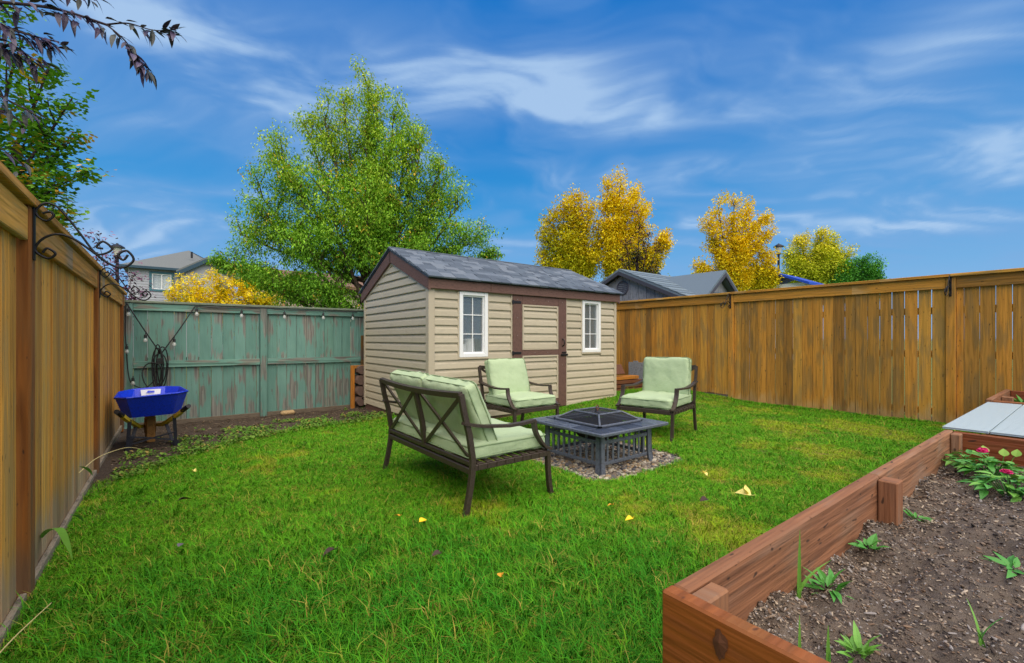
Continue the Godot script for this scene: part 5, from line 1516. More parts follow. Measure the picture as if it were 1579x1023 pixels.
	tree("golden_poplar", "tall golden tree, tallest of the yellow ones, behind the grey outbuilding", "tree", V(17.1, 0, -14.6), 2.8, 0.17, V(0, 0, 0),
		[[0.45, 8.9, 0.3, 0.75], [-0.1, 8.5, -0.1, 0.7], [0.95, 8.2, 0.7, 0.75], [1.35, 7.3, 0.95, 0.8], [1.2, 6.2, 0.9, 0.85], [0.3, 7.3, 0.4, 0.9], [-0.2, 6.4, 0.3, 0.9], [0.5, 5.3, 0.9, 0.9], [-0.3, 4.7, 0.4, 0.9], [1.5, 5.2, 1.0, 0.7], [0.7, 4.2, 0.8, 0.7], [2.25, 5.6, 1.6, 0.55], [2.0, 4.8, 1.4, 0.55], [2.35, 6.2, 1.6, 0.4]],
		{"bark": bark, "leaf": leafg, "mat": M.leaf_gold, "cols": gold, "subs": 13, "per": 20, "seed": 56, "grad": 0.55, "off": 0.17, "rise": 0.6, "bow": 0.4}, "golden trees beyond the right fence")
	tree("golden_poplar", "broad yellow green tree above the shed roof, left of the tallest golden tree", "tree", V(15.6, 0, -15.8), 2.2, 0.15, V(0, 0, 0),
		[[0.25, 8.0, 0.2, 0.7], [-0.25, 7.7, -0.1, 0.7], [-0.75, 7.1, -0.5, 0.75], [-1.05, 6.2, -0.75, 0.75], [-1.15, 5.2, -0.85, 0.7], [0.75, 7.3, 0.5, 0.75], [1.1, 6.4, 0.8, 0.8], [1.1, 5.4, 0.9, 0.8], [0.5, 6.8, 0.3, 0.8], [-0.2, 6.0, 0.2, 0.9], [0.4, 5.2, 0.4, 0.9], [-0.4, 4.6, 0.0, 0.85], [-0.9, 4.2, -0.6, 0.65], [0.3, 4.0, 0.3, 0.7]],
		{"bark": bark, "leaf": leafg, "mat": M.leaf_gold, "cols": [Color(0.328, 0.443, 0.018), Color(0.530, 0.557, 0.018), Color(0.781, 0.640, 0.018), Color(0.860, 0.696, 0.018)], "subs": 13, "per": 20, "seed": 57, "grad": 0.35, "off": 0.17, "rise": 0.5, "bow": 0.5}, "golden trees beyond the right fence")
	tree("plum_tree", "dark purple sparse tree in front of the tallest golden tree, behind the outbuilding", "tree", V(15.6, 0, -11.9), 2.4, 0.09, V(0, 0, 0),
		[[0.05, 6.2, 0.1, 0.45], [0.4, 5.5, 0.35, 0.5], [-0.35, 5.4, -0.3, 0.45], [0.65, 4.9, 0.5, 0.5], [0.0, 4.6, 0.1, 0.55], [-0.5, 4.4, -0.35, 0.5], [0.5, 4.0, 0.4, 0.55], [0.0, 3.6, 0.1, 0.55], [0.75, 3.6, 0.5, 0.5]],
		{"bark": dark, "leaf": sprig(6, 0.09, 0.05, 0.16, false), "mat": M.leaf_dark, "cols": [Color(0.03, 0.05, 0.014), Color(0.06, 0.03, 0.03), Color(0.15, 0.05, 0.06)], "subs": 8, "per": 9, "seed": 58, "odd": 0.15, "odd_col": Color(0.12, 0.18, 0.02), "grad": 0.7, "off": 0.22})
	tree("golden_poplar", "orange gold tree standing alone right of the outbuilding roof", "tree", V(23.7, 0, -12.0), 3.0, 0.17, V(0, 0, 0),
		[[0.15, 8.5, 0.1, 0.7], [-0.55, 8.2, -0.4, 0.7], [0.8, 8.1, 0.55, 0.65], [1.5, 7.6, 1.1, 0.55], [1.55, 6.6, 1.2, 0.55], [-0.95, 7.2, -0.7, 0.75], [0.1, 7.0, 0.1, 0.9], [-0.7, 6.0, -0.5, 0.85], [0.4, 5.8, 0.4, 0.85], [-1.3, 4.9, -1.0, 0.75], [-0.4, 4.6, -0.1, 0.85], [0.5, 4.4, 0.5, 0.8], [-1.5, 4.2, -1.1, 0.6]],
		{"bark": bark, "leaf": leafg, "mat": M.leaf_gold, "cols": [Color(0.499, 0.543, 0.018), Color(0.844, 0.675, 0.018), Color(0.860, 0.725, 0.018), Color(0.860, 0.725, 0.018)], "subs": 11, "per": 18, "seed": 59, "grad": 0.6, "off": 0.15, "rise": 0.6, "bow": 0.35}, "golden trees beyond the right fence")
	tree("young_poplar", "small yellow tree beside the right hand street lamp", "tree", V(25.2, 0, -11.2), 2.4, 0.1, V(0, 0, 0),
		[[0.1, 6.0, 0.1, 0.5], [0.45, 5.5, 0.35, 0.5], [-0.35, 5.2, -0.3, 0.55], [0.2, 4.7, 0.2, 0.6], [-0.6, 4.4, -0.5, 0.55], [0.6, 4.6, 0.5, 0.5], [0.0, 4.0, 0.1, 0.6]],
		{"bark": bark, "leaf": leafg, "mat": M.leaf_gold, "cols": [Color(0.468, 0.525, 0.018), Color(0.813, 0.687, 0.018), Color(0.860, 0.725, 0.018)], "subs": 9, "per": 16, "seed": 60, "off": 0.17, "rise": 0.5})
	tree("round_tree", "round yellow green tree beyond the right fence", "tree", V(34.4, 0, -11.6), 3.4, 0.2, V(0, 0, 0),
		[[0.2, 8.0, 0.1, 0.8], [-0.9, 7.6, -0.6, 0.85], [0.95, 7.5, 0.75, 0.8], [-1.5, 6.6, -1.1, 0.85], [1.5, 6.5, 1.1, 0.8], [0.0, 6.6, 0.4, 1.0], [-0.9, 5.6, -0.5, 1.0], [0.8, 5.5, 0.8, 1.0], [-1.6, 5.2, -1.1, 0.7], [1.5, 5.3, 1.1, 0.7], [0.0, 4.8, 0.1, 0.9]],
		{"bark": bark, "leaf": sprig(15, 0.12, 0.08, 0.25, false), "mat": M.leaf, "cols": [Color(0.364, 0.479, 0.032), Color(0.608, 0.630, 0.035), Color(0.870, 0.660, 0.040)], "subs": 13, "per": 26, "seed": 61, "grad": 0.5, "off": 0.2, "bow": 0.6})
	tree("dark_tree", "dark green low tree at the right of the round yellow green one", "tree", V(35.8, 0, -9.6), 2.6, 0.16, V(0, 0, 0),
		[[0.2, 6.2, 0.2, 0.7], [0.7, 5.9, 0.6, 0.6], [-0.6, 5.8, -0.4, 0.7], [0.9, 5.2, 0.7, 0.6], [-0.9, 5.0, -0.7, 0.7], [0.0, 5.2, 0.3, 0.8], [-1.4, 4.8, -1.0, 0.6], [0.3, 4.5, 0.4, 0.7]],
		{"bark": dark, "leaf": sprig(14, 0.12, 0.07, 0.22, false), "mat": M.leaf, "cols": [Color(0.070, 0.265, 0.044), Color(0.139, 0.403, 0.050)], "subs": 11, "per": 24, "seed": 62, "off": 0.2, "bow": 0.6})

func overhanging_branch():
	var t := thing("cherry_tree", "dark purple leaved branch hanging in from the upper left corner", "tree", V(-1.75, 0, -3.3))
	var o := V(1.75, 0, 3.3)
	var tb := MB.new()
	tb.tube([V(0, -0.3, 0), V(0.03, 1.4, -0.1), V(0.15, 2.4, -0.35), V(0.35, 3.0, -0.65)], 0.08, 0.03, 10)
	obj("trunk", tb.mesh(), M.bark_dark, t)
	var lms := [leaf_mesh(0.085, 0.024, 0.2, 0.2), leaf_mesh(0.07, 0.021, 0.1, 0.2), leaf_mesh(0.095, 0.025, 0.35, 0.2)]
	var runs := [
		[[V(-1.4, 3.0, -3.95), V(-0.97, 3.08, -4.0), V(-0.61, 3.03, -3.73), V(-0.46, 2.985, -3.61), V(-0.30, 2.92, -3.49)], 0.016, 80, 0.02],
		[[V(-0.30, 2.92, -3.49), V(-0.20, 2.93, -3.42), V(-0.08, 2.885, -3.32), V(0.03, 2.895, -3.24)], 0.005, 34, 0.1],
		[[V(-0.30, 2.92, -3.49), V(-0.22, 2.83, -3.42), V(-0.16, 2.73, -3.37), V(-0.10, 2.64, -3.33)], 0.005, 52, 0.1],
		[[V(-1.35, 2.95, -3.95), V(-0.95, 2.98, -3.95), V(-0.70, 2.88, -3.80), V(-0.52, 2.82, -3.66)], 0.012, 110, 0.05],
		[[V(-1.35, 2.8, -3.9), V(-1.0, 2.85, -3.95), V(-0.75, 2.78, -3.80), V(-0.60, 2.69, -3.70)], 0.010, 100, 0.05],
		[[V(-1.38, 2.6, -3.8), V(-1.05, 2.6, -3.98), V(-0.82, 2.52, -3.88), V(-0.60, 2.38, -3.72)], 0.010, 30, 0.1],
		[[V(-1.38, 2.5, -3.8), V(-1.05, 2.52, -4.02), V(-0.84, 2.45, -3.9), V(-0.66, 2.34, -3.78)], 0.008, 10, 0.2],
		[[V(-1.38, 2.4, -3.8), V(-1.0, 2.36, -4.0), V(-0.8, 2.22, -3.9), V(-0.68, 2.1, -3.8)], 0.007, 10, 0.2],
		[[V(-1.0, 3.12, -4.0), V(-0.7, 3.15, -3.8), V(-0.45, 3.12, -3.6), V(-0.32, 3.06, -3.5)], 0.007, 44, 0.1]]
	for r in runs:
		var pts := []
		for p in r[0]: pts.append(p + o)
		var cv := cord_curve(pts)
		var b := MB.new()
		b.tube(cv, r[1], r[1] * 0.35, 6)
		var br := obj("branch", b.mesh(), M.bark_dark, t)
		for k in r[2]:
			var u := lerpf(r[3], 1.0, sqrt((k + rng.randf()) / r[2]))
			var i := clampi(int(u * (cv.size() - 1)), 0, cv.size() - 2)
			var tg: Vector3 = (cv[i + 1] - cv[i]).normalized()
			var d := (tg * 0.8 + V(rr(-1, 1), rr(-1.1, 0.5), rr(-1, 1)) * 0.75).normalized()
			var sd := d.cross(V(rr(-0.3, 0.3), 1, rr(-0.3, 0.3))).normalized()
			var bs := Basis(d, sd.cross(d).normalized(), sd)
			var sc := rr(0.8, 1.2)
			obj("leaf", lms[rng.randi() % 3], M["cherry%d" % (rng.randi() % 3)], br, cv[i] + d * 0.006 + V(rr(-0.035, 0.035), rr(-0.035, 0.02), rr(-0.035, 0.035)) * (1.0 if r[1] > 0.006 else 0.4), bs.scaled(V(sc, sc, sc)))

# ------------------------------------------------------------------ neighbours
func street_lamp(label: String, at: Vector3, h: float):
	var t := thing("street_lamp", label, "lamp", at, 0.0, "black lantern street lamps")
	var p := MB.new()
	p.tube([V(0, 0, 0), V(0, 1.0, 0), V(0, h - 0.62, 0)], 0.09, 0.06, 10)
	p.disc_lathe([Vector2(0.06, h - 0.66), Vector2(0.13, h - 0.62), Vector2(0.13, h - 0.56), Vector2(0.05, h - 0.54)], Vector3.ZERO, 12)
	obj("pole", p.mesh(), M.black, t)
	var g := MB.new()
	g.disc_lathe([Vector2(0.10, h - 0.54), Vector2(0.17, h - 0.25), Vector2(0.16, h - 0.2)], Vector3.ZERO, 12)
	obj("lantern_glass", g.mesh(), M.lantern, t)
	var c := MB.new()
	c.disc_lathe([Vector2(0.0, h - 0.205), Vector2(0.28, h - 0.2), Vector2(0.27, h - 0.16), Vector2(0.12, h - 0.06), Vector2(0.05, h - 0.04), Vector2(0.04, h), Vector2(0, h)], Vector3.ZERO, 14)
	obj("lantern_cap", c.mesh(), M.black, t)

func roof_slab(b: MB, a: Vector3, c: Vector3, d: Vector3, e: Vector3, th := 0.12):
	var p := [a, c, d, e, a - V(0, th, 0), c - V(0, th, 0), d - V(0, th, 0), e - V(0, th, 0)]
	b.hexa(p, (a + c + d + e) * 0.25 - V(0, th * 0.5, 0))

func grey_house():
	var t := thing("grey_house", "grey two storey house with teal window trim and shingled roof behind the green fence", "house", V(0, 0, -34.6))
	# main block: front wall at local z 0, with a hole where the window sits
	for q in [[-2.0, -0.96, 0.0, 5.25], [0.02, 0.44, 0.0, 5.25], [-0.96, 0.02, 0.0, 4.1], [-0.96, 0.02, 5.06, 5.25]]:
		block("wall", V(q[0], q[2], -0.2), V(q[1], q[3], 0.0), M.house_in, t, 0.0)
	block("back_block", V(-2.0, 0, -8), V(1.6, 5.25, -0.9), M.house_in, t, 0.0)
	for k in 15:   # siding above the fence line
		var y := 3.0 + k * 0.152
		for q in ([[-2.02, -1.05], [0.12, 0.44]] if y > 3.9 and y < 5.1 else [[-2.02, 0.44]]):
			obj("siding_plank", plank_mesh(q[0], q[1], q[0], q[1], 0.15), M.house, t, V(0, y, 0.002))
	var f := MB.new()
	for q in [[-1.06, -0.94, 3.98, 5.16], [0.0, 0.12, 3.98, 5.16], [-0.94, 0.0, 3.98, 4.1], [-0.94, 0.0, 5.04, 5.16]]: f.box(V((q[0] + q[1]) / 2, (q[2] + q[3]) / 2, 0.02), V(q[1] - q[0], q[3] - q[2], 0.09), 0.01)
	var w := obj("window", f.mesh(), M.teal, t)
	var f2 := MB.new()
	for q in [[-0.94, -0.89, 4.1, 5.04], [-0.05, 0.0, 4.1, 5.04], [-0.89, -0.05, 4.1, 4.15], [-0.89, -0.05, 4.99, 5.04], [-0.50, -0.44, 4.15, 4.99]]: f2.box(V((q[0] + q[1]) / 2, (q[2] + q[3]) / 2, -0.01), V(q[1] - q[0], q[3] - q[2], 0.06), 0.005)
	obj("window_frame", f2.mesh(), M.white, w)
	block("pane", V(-0.888, 4.152, -0.05), V(-0.502, 4.988, -0.04), M.glass, w, 0.0)
	block("pane", V(-0.438, 4.152, -0.05), V(-0.052, 4.988, -0.04), M.glass, w, 0.0)
	block("blind", V(-0.888, 4.152, -0.13), V(-0.50, 4.988, -0.11), M.blind_dark, w, 0.0)
	for k in 6: block("blind_slat", V(-0.87 + k * 0.062, 4.152, -0.109), V(-0.83 + k * 0.062, 4.988, -0.1), M.blind, w, 0.0)
	block("blind", V(-0.44, 4.152, -0.13), V(-0.05, 4.988, -0.11), M.blind, w, 0.0)
	# roof: hip with its peak well back
	var r := MB.new()
	var pk := V(0.95, 7.15, -3.2); var pk2 := V(1.2, 7.15, -4.0)
	var e := [V(-2.35, 5.42, 0.35), V(2.4, 5.42, 0.35), V(6.0, 5.42, -8.2), V(-2.35, 5.42, -8.2)]
	r.tri_o(e[0], e[1], pk, V(1, 5, -4)); r.quad_o(e[1], e[2], pk2, pk, V(1, 5, -4)); r.tri_o(e[0], e[3], pk, V(1, 5, -4)); r.quad_o(e[3], e[2], pk2, pk, V(1, 5, -4))
	r.quad_o(e[0], e[1], e[2], e[3], V(1, 9, -4))
	var rf := obj("roof", r.mesh(), M.house_roof, t)
	var vb := MB.new()
	vb.tube([V(1.05, 6.35, -1.2), V(1.05, 6.75, -1.2)], 0.06, 0.06, 8)
	obj("roof_vent", vb.mesh(), M.black, rf)
	block("gutter", V(-2.4, 5.26, 0.28), V(0.42, 5.415, 0.42), M.teal_dark, t, 0.01)
	# front gable wing
	block("wing_wall", V(0.45, 0, -3), V(3.1, 5.05, 1.2), M.house, t, 0.0)
	var g := MB.new()
	g.tri_o(V(0.45, 5.05, 1.195), V(3.1, 5.05, 1.195), V(1.75, 5.95, 1.195), V(1.8, 5.3, 0)); g.tri_o(V(0.45, 5.05, -2.5), V(3.1, 5.05, -2.5), V(1.75, 5.95, -2.5), V(1.8, 5.3, 0))
	obj("wing_gable", g.mesh(), M.house, t)
	for s in [[V(1.75, 6.12, 0), V(0.22, 5.16, 0)], [V(1.75, 6.12, 0), V(3.3, 5.16, 0)]]:
		var q := MB.new()
		roof_slab(q, s[0] + V(0, 0, 1.55), s[1] + V(0, 0, 1.55), s[1] + V(0, 0, -2.6), s[0] + V(0, 0, -2.6), 0.1)
		obj("wing_roof", q.mesh(), M.house_roof, t)
		var fb := MB.new()
		roof_slab(fb, s[0] + V(0, -0.102, 1.56), s[1] + V(0, -0.102, 1.56), s[1] + V(0, -0.102, 1.50), s[0] + V(0, -0.102, 1.50), 0.24)
		obj("barge_board", fb.mesh(), M.teal_dark, t)
	block("wing_window", V(2.3, 3.9, 1.205), V(2.9, 4.85, 1.25), M.teal, t, 0.01)

func beige_house():
	var t := thing("beige_house", "beige house with brown eaves, mostly hidden behind the large green tree", "house", V(4.6, 0, -20))
	block("wall", V(-1.75, 0, -6), V(3.2, 3.35, -0.02), M.beige, t, 0.0)
	for k in 14:
		obj("siding_plank", plank_mesh(-1.75, 3.2, -1.75, 3.2, 0.13), M.beige, t, V(0, 1.55 + k * 0.131, -0.019))
	block("corner_board", V(-1.78, 0, -0.02), V(-1.66, 3.37, 0.05), M.beige_trim, t, 0.005)
	block("corner_board", V(-1.05, 0, 0.0), V(-0.95, 3.37, 0.06), M.trim_orange, t, 0.005)
	var r := MB.new()
	roof_slab(r, V(-2.0, 3.36, 0.35), V(3.6, 3.36, 0.35), V(3.6, 4.3, -3.0), V(-2.0, 4.3, -3.0))
	roof_slab(r, V(-2.0, 4.3, -3.0), V(3.6, 4.3, -3.0), V(3.6, 3.36, -6.3), V(-2.0, 3.36, -6.3))
	obj("roof", r.mesh(), M.roof_brown, t)
	block("eaves_board", V(-2.0, 3.2, 0.30), V(3.6, 3.36, 0.36), M.roof_brown, t, 0.005)
	block("narrow_window", V(-1.52, 2.3, 0.0), V(-1.44, 3.0, 0.02), M.black, t, 0.0)

func outbuilding():
	# grey board clad building with a cross gable, beyond the right fence; its west gable faces the yard
	var t := thing("grey_outbuilding", "grey board clad outbuilding with a round vent and cross gable behind the right fence", "outbuilding", V(9.35, 0, -7.55))
	var hw := 1.72; var pk := 2.78; var ev := 2.02
	var g := MB.new()
	var pr := [V(0, 0, hw), V(0, 0, -hw), V(0, ev, -hw), V(0, pk, 0), V(0, ev, hw)]
	for xx in [0.0, 3.6]:
		var f := V(xx, 0, 0)
		g.quad_o(pr[0] + f, pr[1] + f, pr[2] + f, pr[4] + f, V(1.8, 1, 0)); g.tri_o(pr[2] + f, pr[3] + f, pr[4] + f, V(1.8, 1, 0))
	for s in [1.0, -1.0]:
		g.quad_o(V(0, 0, s * hw), V(3.6, 0, s * hw), V(3.6, ev, s * hw), V(0, ev, s * hw), V(1.8, 1, 0))
	obj("wall", g.mesh(), M.outb, t)
	var n := 14
	for k in n:   # upright boards of the west gable
		var za := -hw + 2 * hw * k / n; var zb2 := za + 2 * hw / n - 0.012
		var ya := ev + (pk - ev) * (1.0 - absf(za) / hw) - 0.03; var yb := ev + (pk - ev) * (1.0 - absf(zb2) / hw) - 0.03
		var b := MB.new()
		b.hexa([V(-0.022, 0.5, za), V(-0.002, 0.5, za), V(-0.002, 0.5, zb2), V(-0.022, 0.5, zb2), V(-0.022, ya, za), V(-0.002, ya, za), V(-0.002, yb, zb2), V(-0.022, yb, zb2)], V(-0.012, 1.4, (za + zb2) / 2))
		obj("board", b.mesh(), M.outb2 if k % 3 == 1 else M.outb, t)
	# roof
	for s in [1.0, -1.0]:
		var r := MB.new()
		roof_slab(r, V(-0.18, pk + 0.12, 0), V(3.8, pk + 0.12, 0), V(3.8, ev + 0.04, s * (hw + 0.18)), V(-0.18, ev + 0.04, s * (hw + 0.18)), 0.06)
		var rf := obj("roof", r.mesh(), M.outb_roof, t)
		var fb := MB.new()
		roof_slab(fb, V(-0.20, pk + 0.058, 0), V(-0.165, pk + 0.058, 0), V(-0.165, ev - 0.022, s * (hw + 0.185)), V(-0.20, ev - 0.022, s * (hw + 0.185)), 0.09)
		obj("barge_board", fb.mesh(), M.outb_trim, t)
		if s > 0:
			for k in 9:
				var u := (k + 0.0) / 9.0; var u2 := (k + 1.06) / 9.0
				var a := V(0, pk + 0.128, 0).lerp(V(0, ev + 0.048, hw + 0.18), u); var c := V(0, pk + 0.128, 0).lerp(V(0, ev + 0.048, hw + 0.18), u2)
				var sb := MB.new()
				roof_slab(sb, a + V(-0.19, 0.0, 0), a + V(3.8, 0.0, 0), c + V(3.8, 0.018, 0), c + V(-0.19, 0.018, 0), 0.014)
				obj("shingle_course", sb.mesh(), M.outb_roof2 if k % 2 else M.outb_roof, rf)
	# round vent in the gable: ring and slats
	var vr := MB.new()
	var rp := []
	for i in 25: rp.append(V(-0.03, 2.42 + cos(TAU * i / 24) * 0.17, sin(TAU * i / 24) * 0.17))
	vr.tube(rp, 0.022, 0.022, 6, false)
	var vt := obj("round_vent", vr.mesh(), M.vent, t)
	for k in 6:
		var y := -0.125 + 0.05 * k
		var wv := sqrt(0.0276 - y * y)
		block("vent_slat", V(-0.036, 2.42 + y - 0.014, -wv), V(-0.026, 2.42 + y + 0.010, wv), M.vent, vt, 0.0)
	# cross gable to the south
	var cx := 1.27; var cw := 0.78; var ce := 2.05; var cp := 2.62
	var d := MB.new()
	var zz := hw + 0.13
	d.tri_o(V(cx - cw, ce, zz), V(cx + cw, ce, zz), V(cx, cp, zz), V(cx, 2.2, 0)); d.quad_o(V(cx - cw, 0, zz), V(cx + cw, 0, zz), V(cx + cw, ce, zz), V(cx - cw, ce, zz), V(cx, 1, 0))
	d.quad_o(V(cx - cw, 0, zz), V(cx - cw, 0, hw), V(cx - cw, ce, hw), V(cx - cw, ce, zz), V(cx, 1, zz)); d.quad_o(V(cx + cw, 0, zz), V(cx + cw, 0, hw), V(cx + cw, ce, hw), V(cx + cw, ce, zz), V(cx, 1, zz))
	obj("cross_gable", d.mesh(), M.outb, t)
	for s in [1.0, -1.0]:
		var q := MB.new()
		roof_slab(q, V(cx, cp + 0.14, zz + 0.2), V(cx + s * (cw + 0.14), ce + 0.0, zz + 0.2), V(cx + s * (cw + 0.14), ce + 0.0, 0.3), V(cx, cp + 0.14, 0.3), 0.06)
		obj("cross_roof", q.mesh(), M.outb_roof2, t)
		var fb := MB.new()
		roof_slab(fb, V(cx, cp + 0.078, zz + 0.21), V(cx + s * (cw + 0.145), ce - 0.062, zz + 0.21), V(cx + s * (cw + 0.145), ce - 0.062, zz + 0.17), V(cx, cp + 0.078, zz + 0.17), 0.09)
		obj("barge_board", fb.mesh(), M.outb_trim, t)
	var ar := MB.new()
	var ap := []
	for i in 13: ap.append(V(cx + cos(PI * i / 12) * 0.48, 1.95 + sin(PI * i / 12) * 0.26, zz + 0.02))
	ar.sweep(ap, 0.05, 0.06, V(0, 0, 1))
	obj("arch_trim", ar.mesh(), M.outb_roof2, t)

func blue_house():
	var t := thing("white_house", "far white house with a bright blue roof showing between the trees", "house", V(27.4, 0, -10.6))
	block("wall", V(-1.2, 0, -1.6), V(1.3, 4.05, 1.2), M.white, t, 0.0)
	var r := MB.new()
	roof_slab(r, V(-1.5, 4.02, 1.5), V(1.6, 4.02, 1.5), V(1.6, 4.72, -0.2), V(-1.5, 4.72, -0.2)); roof_slab(r, V(-1.5, 4.72, -0.2), V(1.6, 4.72, -0.2), V(1.6, 4.02, -1.9), V(-1.5, 4.02, -1.9))
	obj("roof", r.mesh(), M.roof_blue, t)

func more_materials():
	M.kick = tmat(M.grain, V(2, 8, 0.7), V(1, 0.3, 2), 0.9, Color8(152, 140, 120))
	M.kick2 = tmat(M.grain, V(0.8, 8, 4), V(1, 0.7, 2), 0.9, Color8(120, 108, 92))
	M.cap_green = tmat(M.grain, V(0.8, 8, 8), V(4, 0.7, 2), 0.9, Color8(122, 134, 116))
	M.bed_end = [tmat(M.bed_wood_flat[0].albedo_texture, V(0.7, 0.7, 0.7), V(0.2, 0.3, 0.1), 0.62, Color8(246, 200, 112), M.gh, 0.4), tmat(M.bed_wood_flat[0].albedo_texture, V(0.7, 0.7, 0.7), V(0.6, 0.8, 0.5), 0.65, Color8(230, 166, 100), M.gh, 0.4)]
	M.slates = []
	for q in [Color8(96, 108, 126), Color8(74, 86, 104), Color8(116, 128, 144)]:
		var sm3: StandardMaterial3D = M.slate.duplicate()
		sm3.albedo_color = q; sm3.uv1_offset = V(rr(0, 1), 0, rr(0, 1))
		M.slates.append(sm3)
	M.iron = mat(Color8(24, 24, 28), 0.5, 0.4)
	M.bolt = mat(Color8(150, 140, 132), 0.4, 0.6)
	M.paper = mat(Color8(226, 228, 228), 0.7)
	M.bluebox = mat(Color8(150, 170, 196), 0.7)
	M.plank_in = tmat(M.bed_wood[0].albedo_texture, V(1, 1, 1), V(1, 0, 2), 0.85, Color8(200, 170, 140))
	M.plank_y = tmat(M.cedar_left[0].albedo_texture, V(0.8, 0.8, 0.8), V(1, 0.4, 2), 0.85, Color8(214, 190, 160))
	M.log = tmat(M.grain, V(5, 5, 5), V(0, 0, 0), 0.9, Color8(112, 90, 80))
	M.greywood = tmat(M.cedar_left[0].albedo_texture, V(0.8, 0.8, 0.8), V(3, 0.4, 2), 0.9, Color8(120, 122, 136))
	M.stone = tmat(M.grain, V(4, 4, 4), V(0, 0, 0), 0.85, Color8(196, 166, 120), M.fineb, 0.6)
	M.rust = tmat(M.grain, V(4, 4, 4), V(0, 0, 0), 0.75, Color8(112, 70, 52))
	M.greysheet = tmat(M.grain, V(2, 2, 2), V(0, 0, 0), 0.5, Color8(150, 154, 160))
	M.ash = mat(Color8(96, 94, 92), 0.95)
	M.legsteel = mat(Color8(40, 43, 54), 0.5, 0.3)
	M.tyre = mat(Color8(158, 112, 52), 0.8)
	M.tyre_rim = tmat(M.grain, V(4, 4, 4), V(0, 0, 0), 0.75, Color8(164, 118, 58))
	M.cord = mat(Color8(26, 28, 30), 0.6)
	M.knot = mat(Color8(88, 52, 28), 0.9)
	M.earth = tmat(M.grain, V(4, 4, 4), V(0, 0, 0), 0.95, Color8(92, 76, 62), M.fineb, 1.0)
	M.poly = mat(Color(0.84, 0.91, 0.93, 0.6), 0.4)
	M.poly.transparency = BaseMaterial3D.TRANSPARENCY_ALPHA
	M.poly_rib = mat(Color8(150, 166, 176), 0.45)
	M.magenta = mat(Color8(206, 34, 108), 0.6)
	M.straw = mat(Color8(206, 188, 130), 0.8)
	M.yellow_leaf = mat(Color8(120, 160, 48), 0.55)
	M.fallen_yellow = mat(Color8(246, 206, 20), 0.6); M.fallen_gold = mat(Color8(226, 160, 40), 0.6); M.fallen_pale = mat(Color8(238, 224, 130), 0.65); M.fallen_dark = mat(Color8(62, 42, 36), 0.7); M.fallen_grey = mat(Color8(104, 98, 106), 0.75)
	for k in 3: M["cherry%d" % k] = mat([Color8(50, 42, 68), Color8(84, 72, 98), Color8(44, 52, 50)][k], 0.45)
	for k in ["cherry0", "cherry1", "cherry2", "yellow_leaf", "fallen_yellow", "fallen_pale", "fallen_gold"]: M[k].cull_mode = BaseMaterial3D.CULL_DISABLED
	M.house = mat(Color8(164, 168, 176), 0.7)
	M.house_in = mat(Color8(158, 162, 170), 0.8)
	M.house_roof = tmat(M.shingle[0].albedo_texture, V(1.2, 1.2, 1.2), V(0, 0, 0), 0.9, Color8(118, 124, 124))
	M.teal = mat(Color8(58, 110, 124), 0.6); M.teal_dark = mat(Color8(30, 66, 84), 0.6)
	M.blind = mat(Color8(226, 230, 228), 0.7); M.blind_dark = mat(Color8(130, 142, 148), 0.7)
	M.beige = mat(Color8(206, 190, 168), 0.75); M.beige_trim = mat(Color8(190, 178, 160), 0.7); M.trim_orange = mat(Color8(190, 144, 104), 0.7)
	M.roof_brown = tmat(M.shingle[0].albedo_texture, V(1.2, 1.2, 1.2), V(0, 0, 0), 0.9, Color8(134, 104, 84))
	M.outb = tmat(M.grain, V(3, 0.6, 3), V(0, 0, 0), 0.85, Color8(150, 154, 162)); M.outb2 = tmat(M.grain, V(3, 0.6, 3), V(0.4, 0, 0.4), 0.85, Color8(138, 142, 151))
	M.outb_trim = mat(Color8(62, 64, 76), 0.7)
	M.outb_roof = tmat(M.shingle[0].albedo_texture, V(2, 2, 2), V(0, 0, 0), 0.85, Color8(120, 138, 150)); M.outb_roof2 = tmat(M.shingle[0].albedo_texture, V(2, 2, 2), V(0.3, 0, 0.2), 0.85, Color8(106, 124, 138))
	M.vent = mat(Color8(74, 76, 92), 0.7)
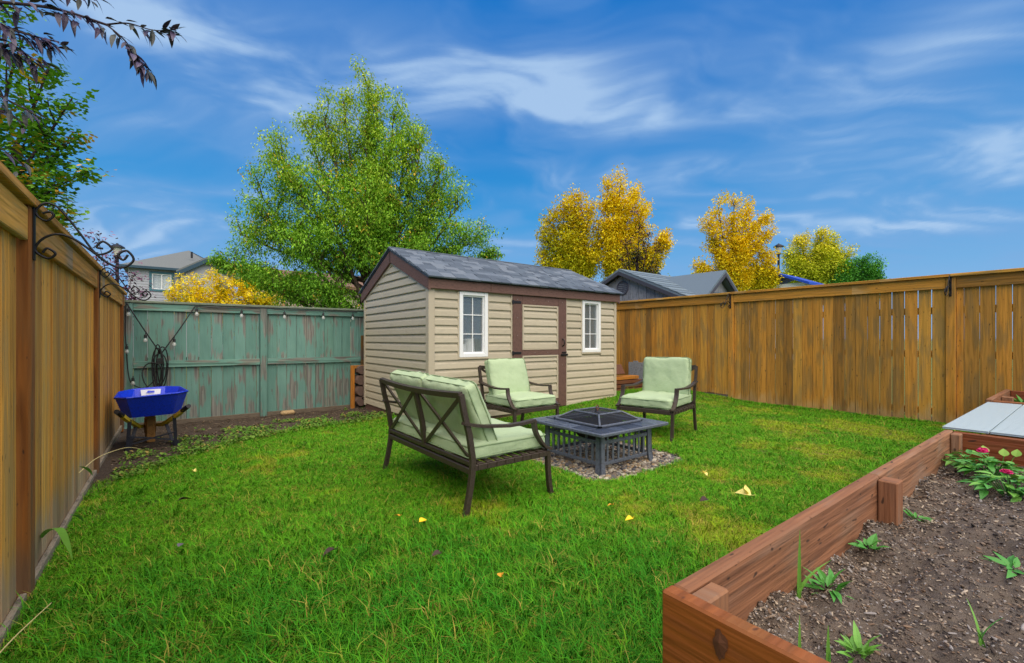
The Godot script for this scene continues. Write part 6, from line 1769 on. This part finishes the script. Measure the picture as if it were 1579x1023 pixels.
	M.roof_blue = mat(Color8(22, 70, 186), 0.5)
	M.lantern = mat(Color8(200, 200, 190), 0.3)

func _ready():
	rng.seed = 12345
	land.seed = 2; land.frequency = 1.0; land.fractal_octaves = 3
	# camera
	var cam := Camera3D.new()
	cam.name = "camera"
	cam.projection = Camera3D.PROJECTION_FRUSTUM
	cam.near = 0.05; cam.far = 1500.0
	cam.size = 2.0 * 0.05 * 511.5 / 693.0
	cam.frustum_offset = Vector2(0.0, 0.05 * 11.5 / 693.0)
	cam.position = V(0, 1.1, 0)
	cam.rotation.y = -deg_to_rad(37.17)
	add_child(cam)
	cam.current = true
	# sky and sun
	var env := Environment.new()
	env.background_mode = Environment.BG_SKY
	var sky := Sky.new()
	var ps := PanoramaSkyMaterial.new()
	ps.panorama = cloud_sky()
	sky.sky_material = ps
	env.sky = sky
	env.tonemap_mode = Environment.TONE_MAPPER_LINEAR
	env.tonemap_exposure = EXPOSURE
	env.background_energy_multiplier = SKY_POWER
	env.sdfgi_enabled = true; env.ssao_enabled = true; env.ssil_enabled = true
	var we := WorldEnvironment.new()
	we.name = "environment"
	we.environment = env
	add_child(we)
	var sun := DirectionalLight3D.new()
	sun.name = "sun"
	sun.light_energy = SUN_POWER
	sun.light_color = Color(1.0, 0.93, 0.82)
	sun.light_angular_distance = SUN_SIZE
	sun.shadow_enabled = true
	add_child(sun)
	sun.look_at_from_position(V(0, 10, 0), V(0, 10, 0) + V(0.12, -0.9, -0.52), Vector3.UP)
	# structure
	make_materials()
	more_materials()
	build_ground()
	left_fence()
	green_fence()
	right_fence()
	shed()
	grey_house()
	beige_house()
	outbuilding()
	blue_house()
	raised_bed()
	trees()
	overhanging_branch()
	# objects
	furniture()
	fire_table()
	wheelbarrow()
	clutter()
	brackets()
	string_lights()
	street_lamp("black street lamp behind the left fence, beside the purple tree", V(-1.92, 0, -26.5), 5.35)
	street_lamp("black street lamp beyond the right fence, between yellow and green trees", V(27.9, 0, -11.35), 6.6)
	bed_plants()
	fallen_leaves()
	grass()
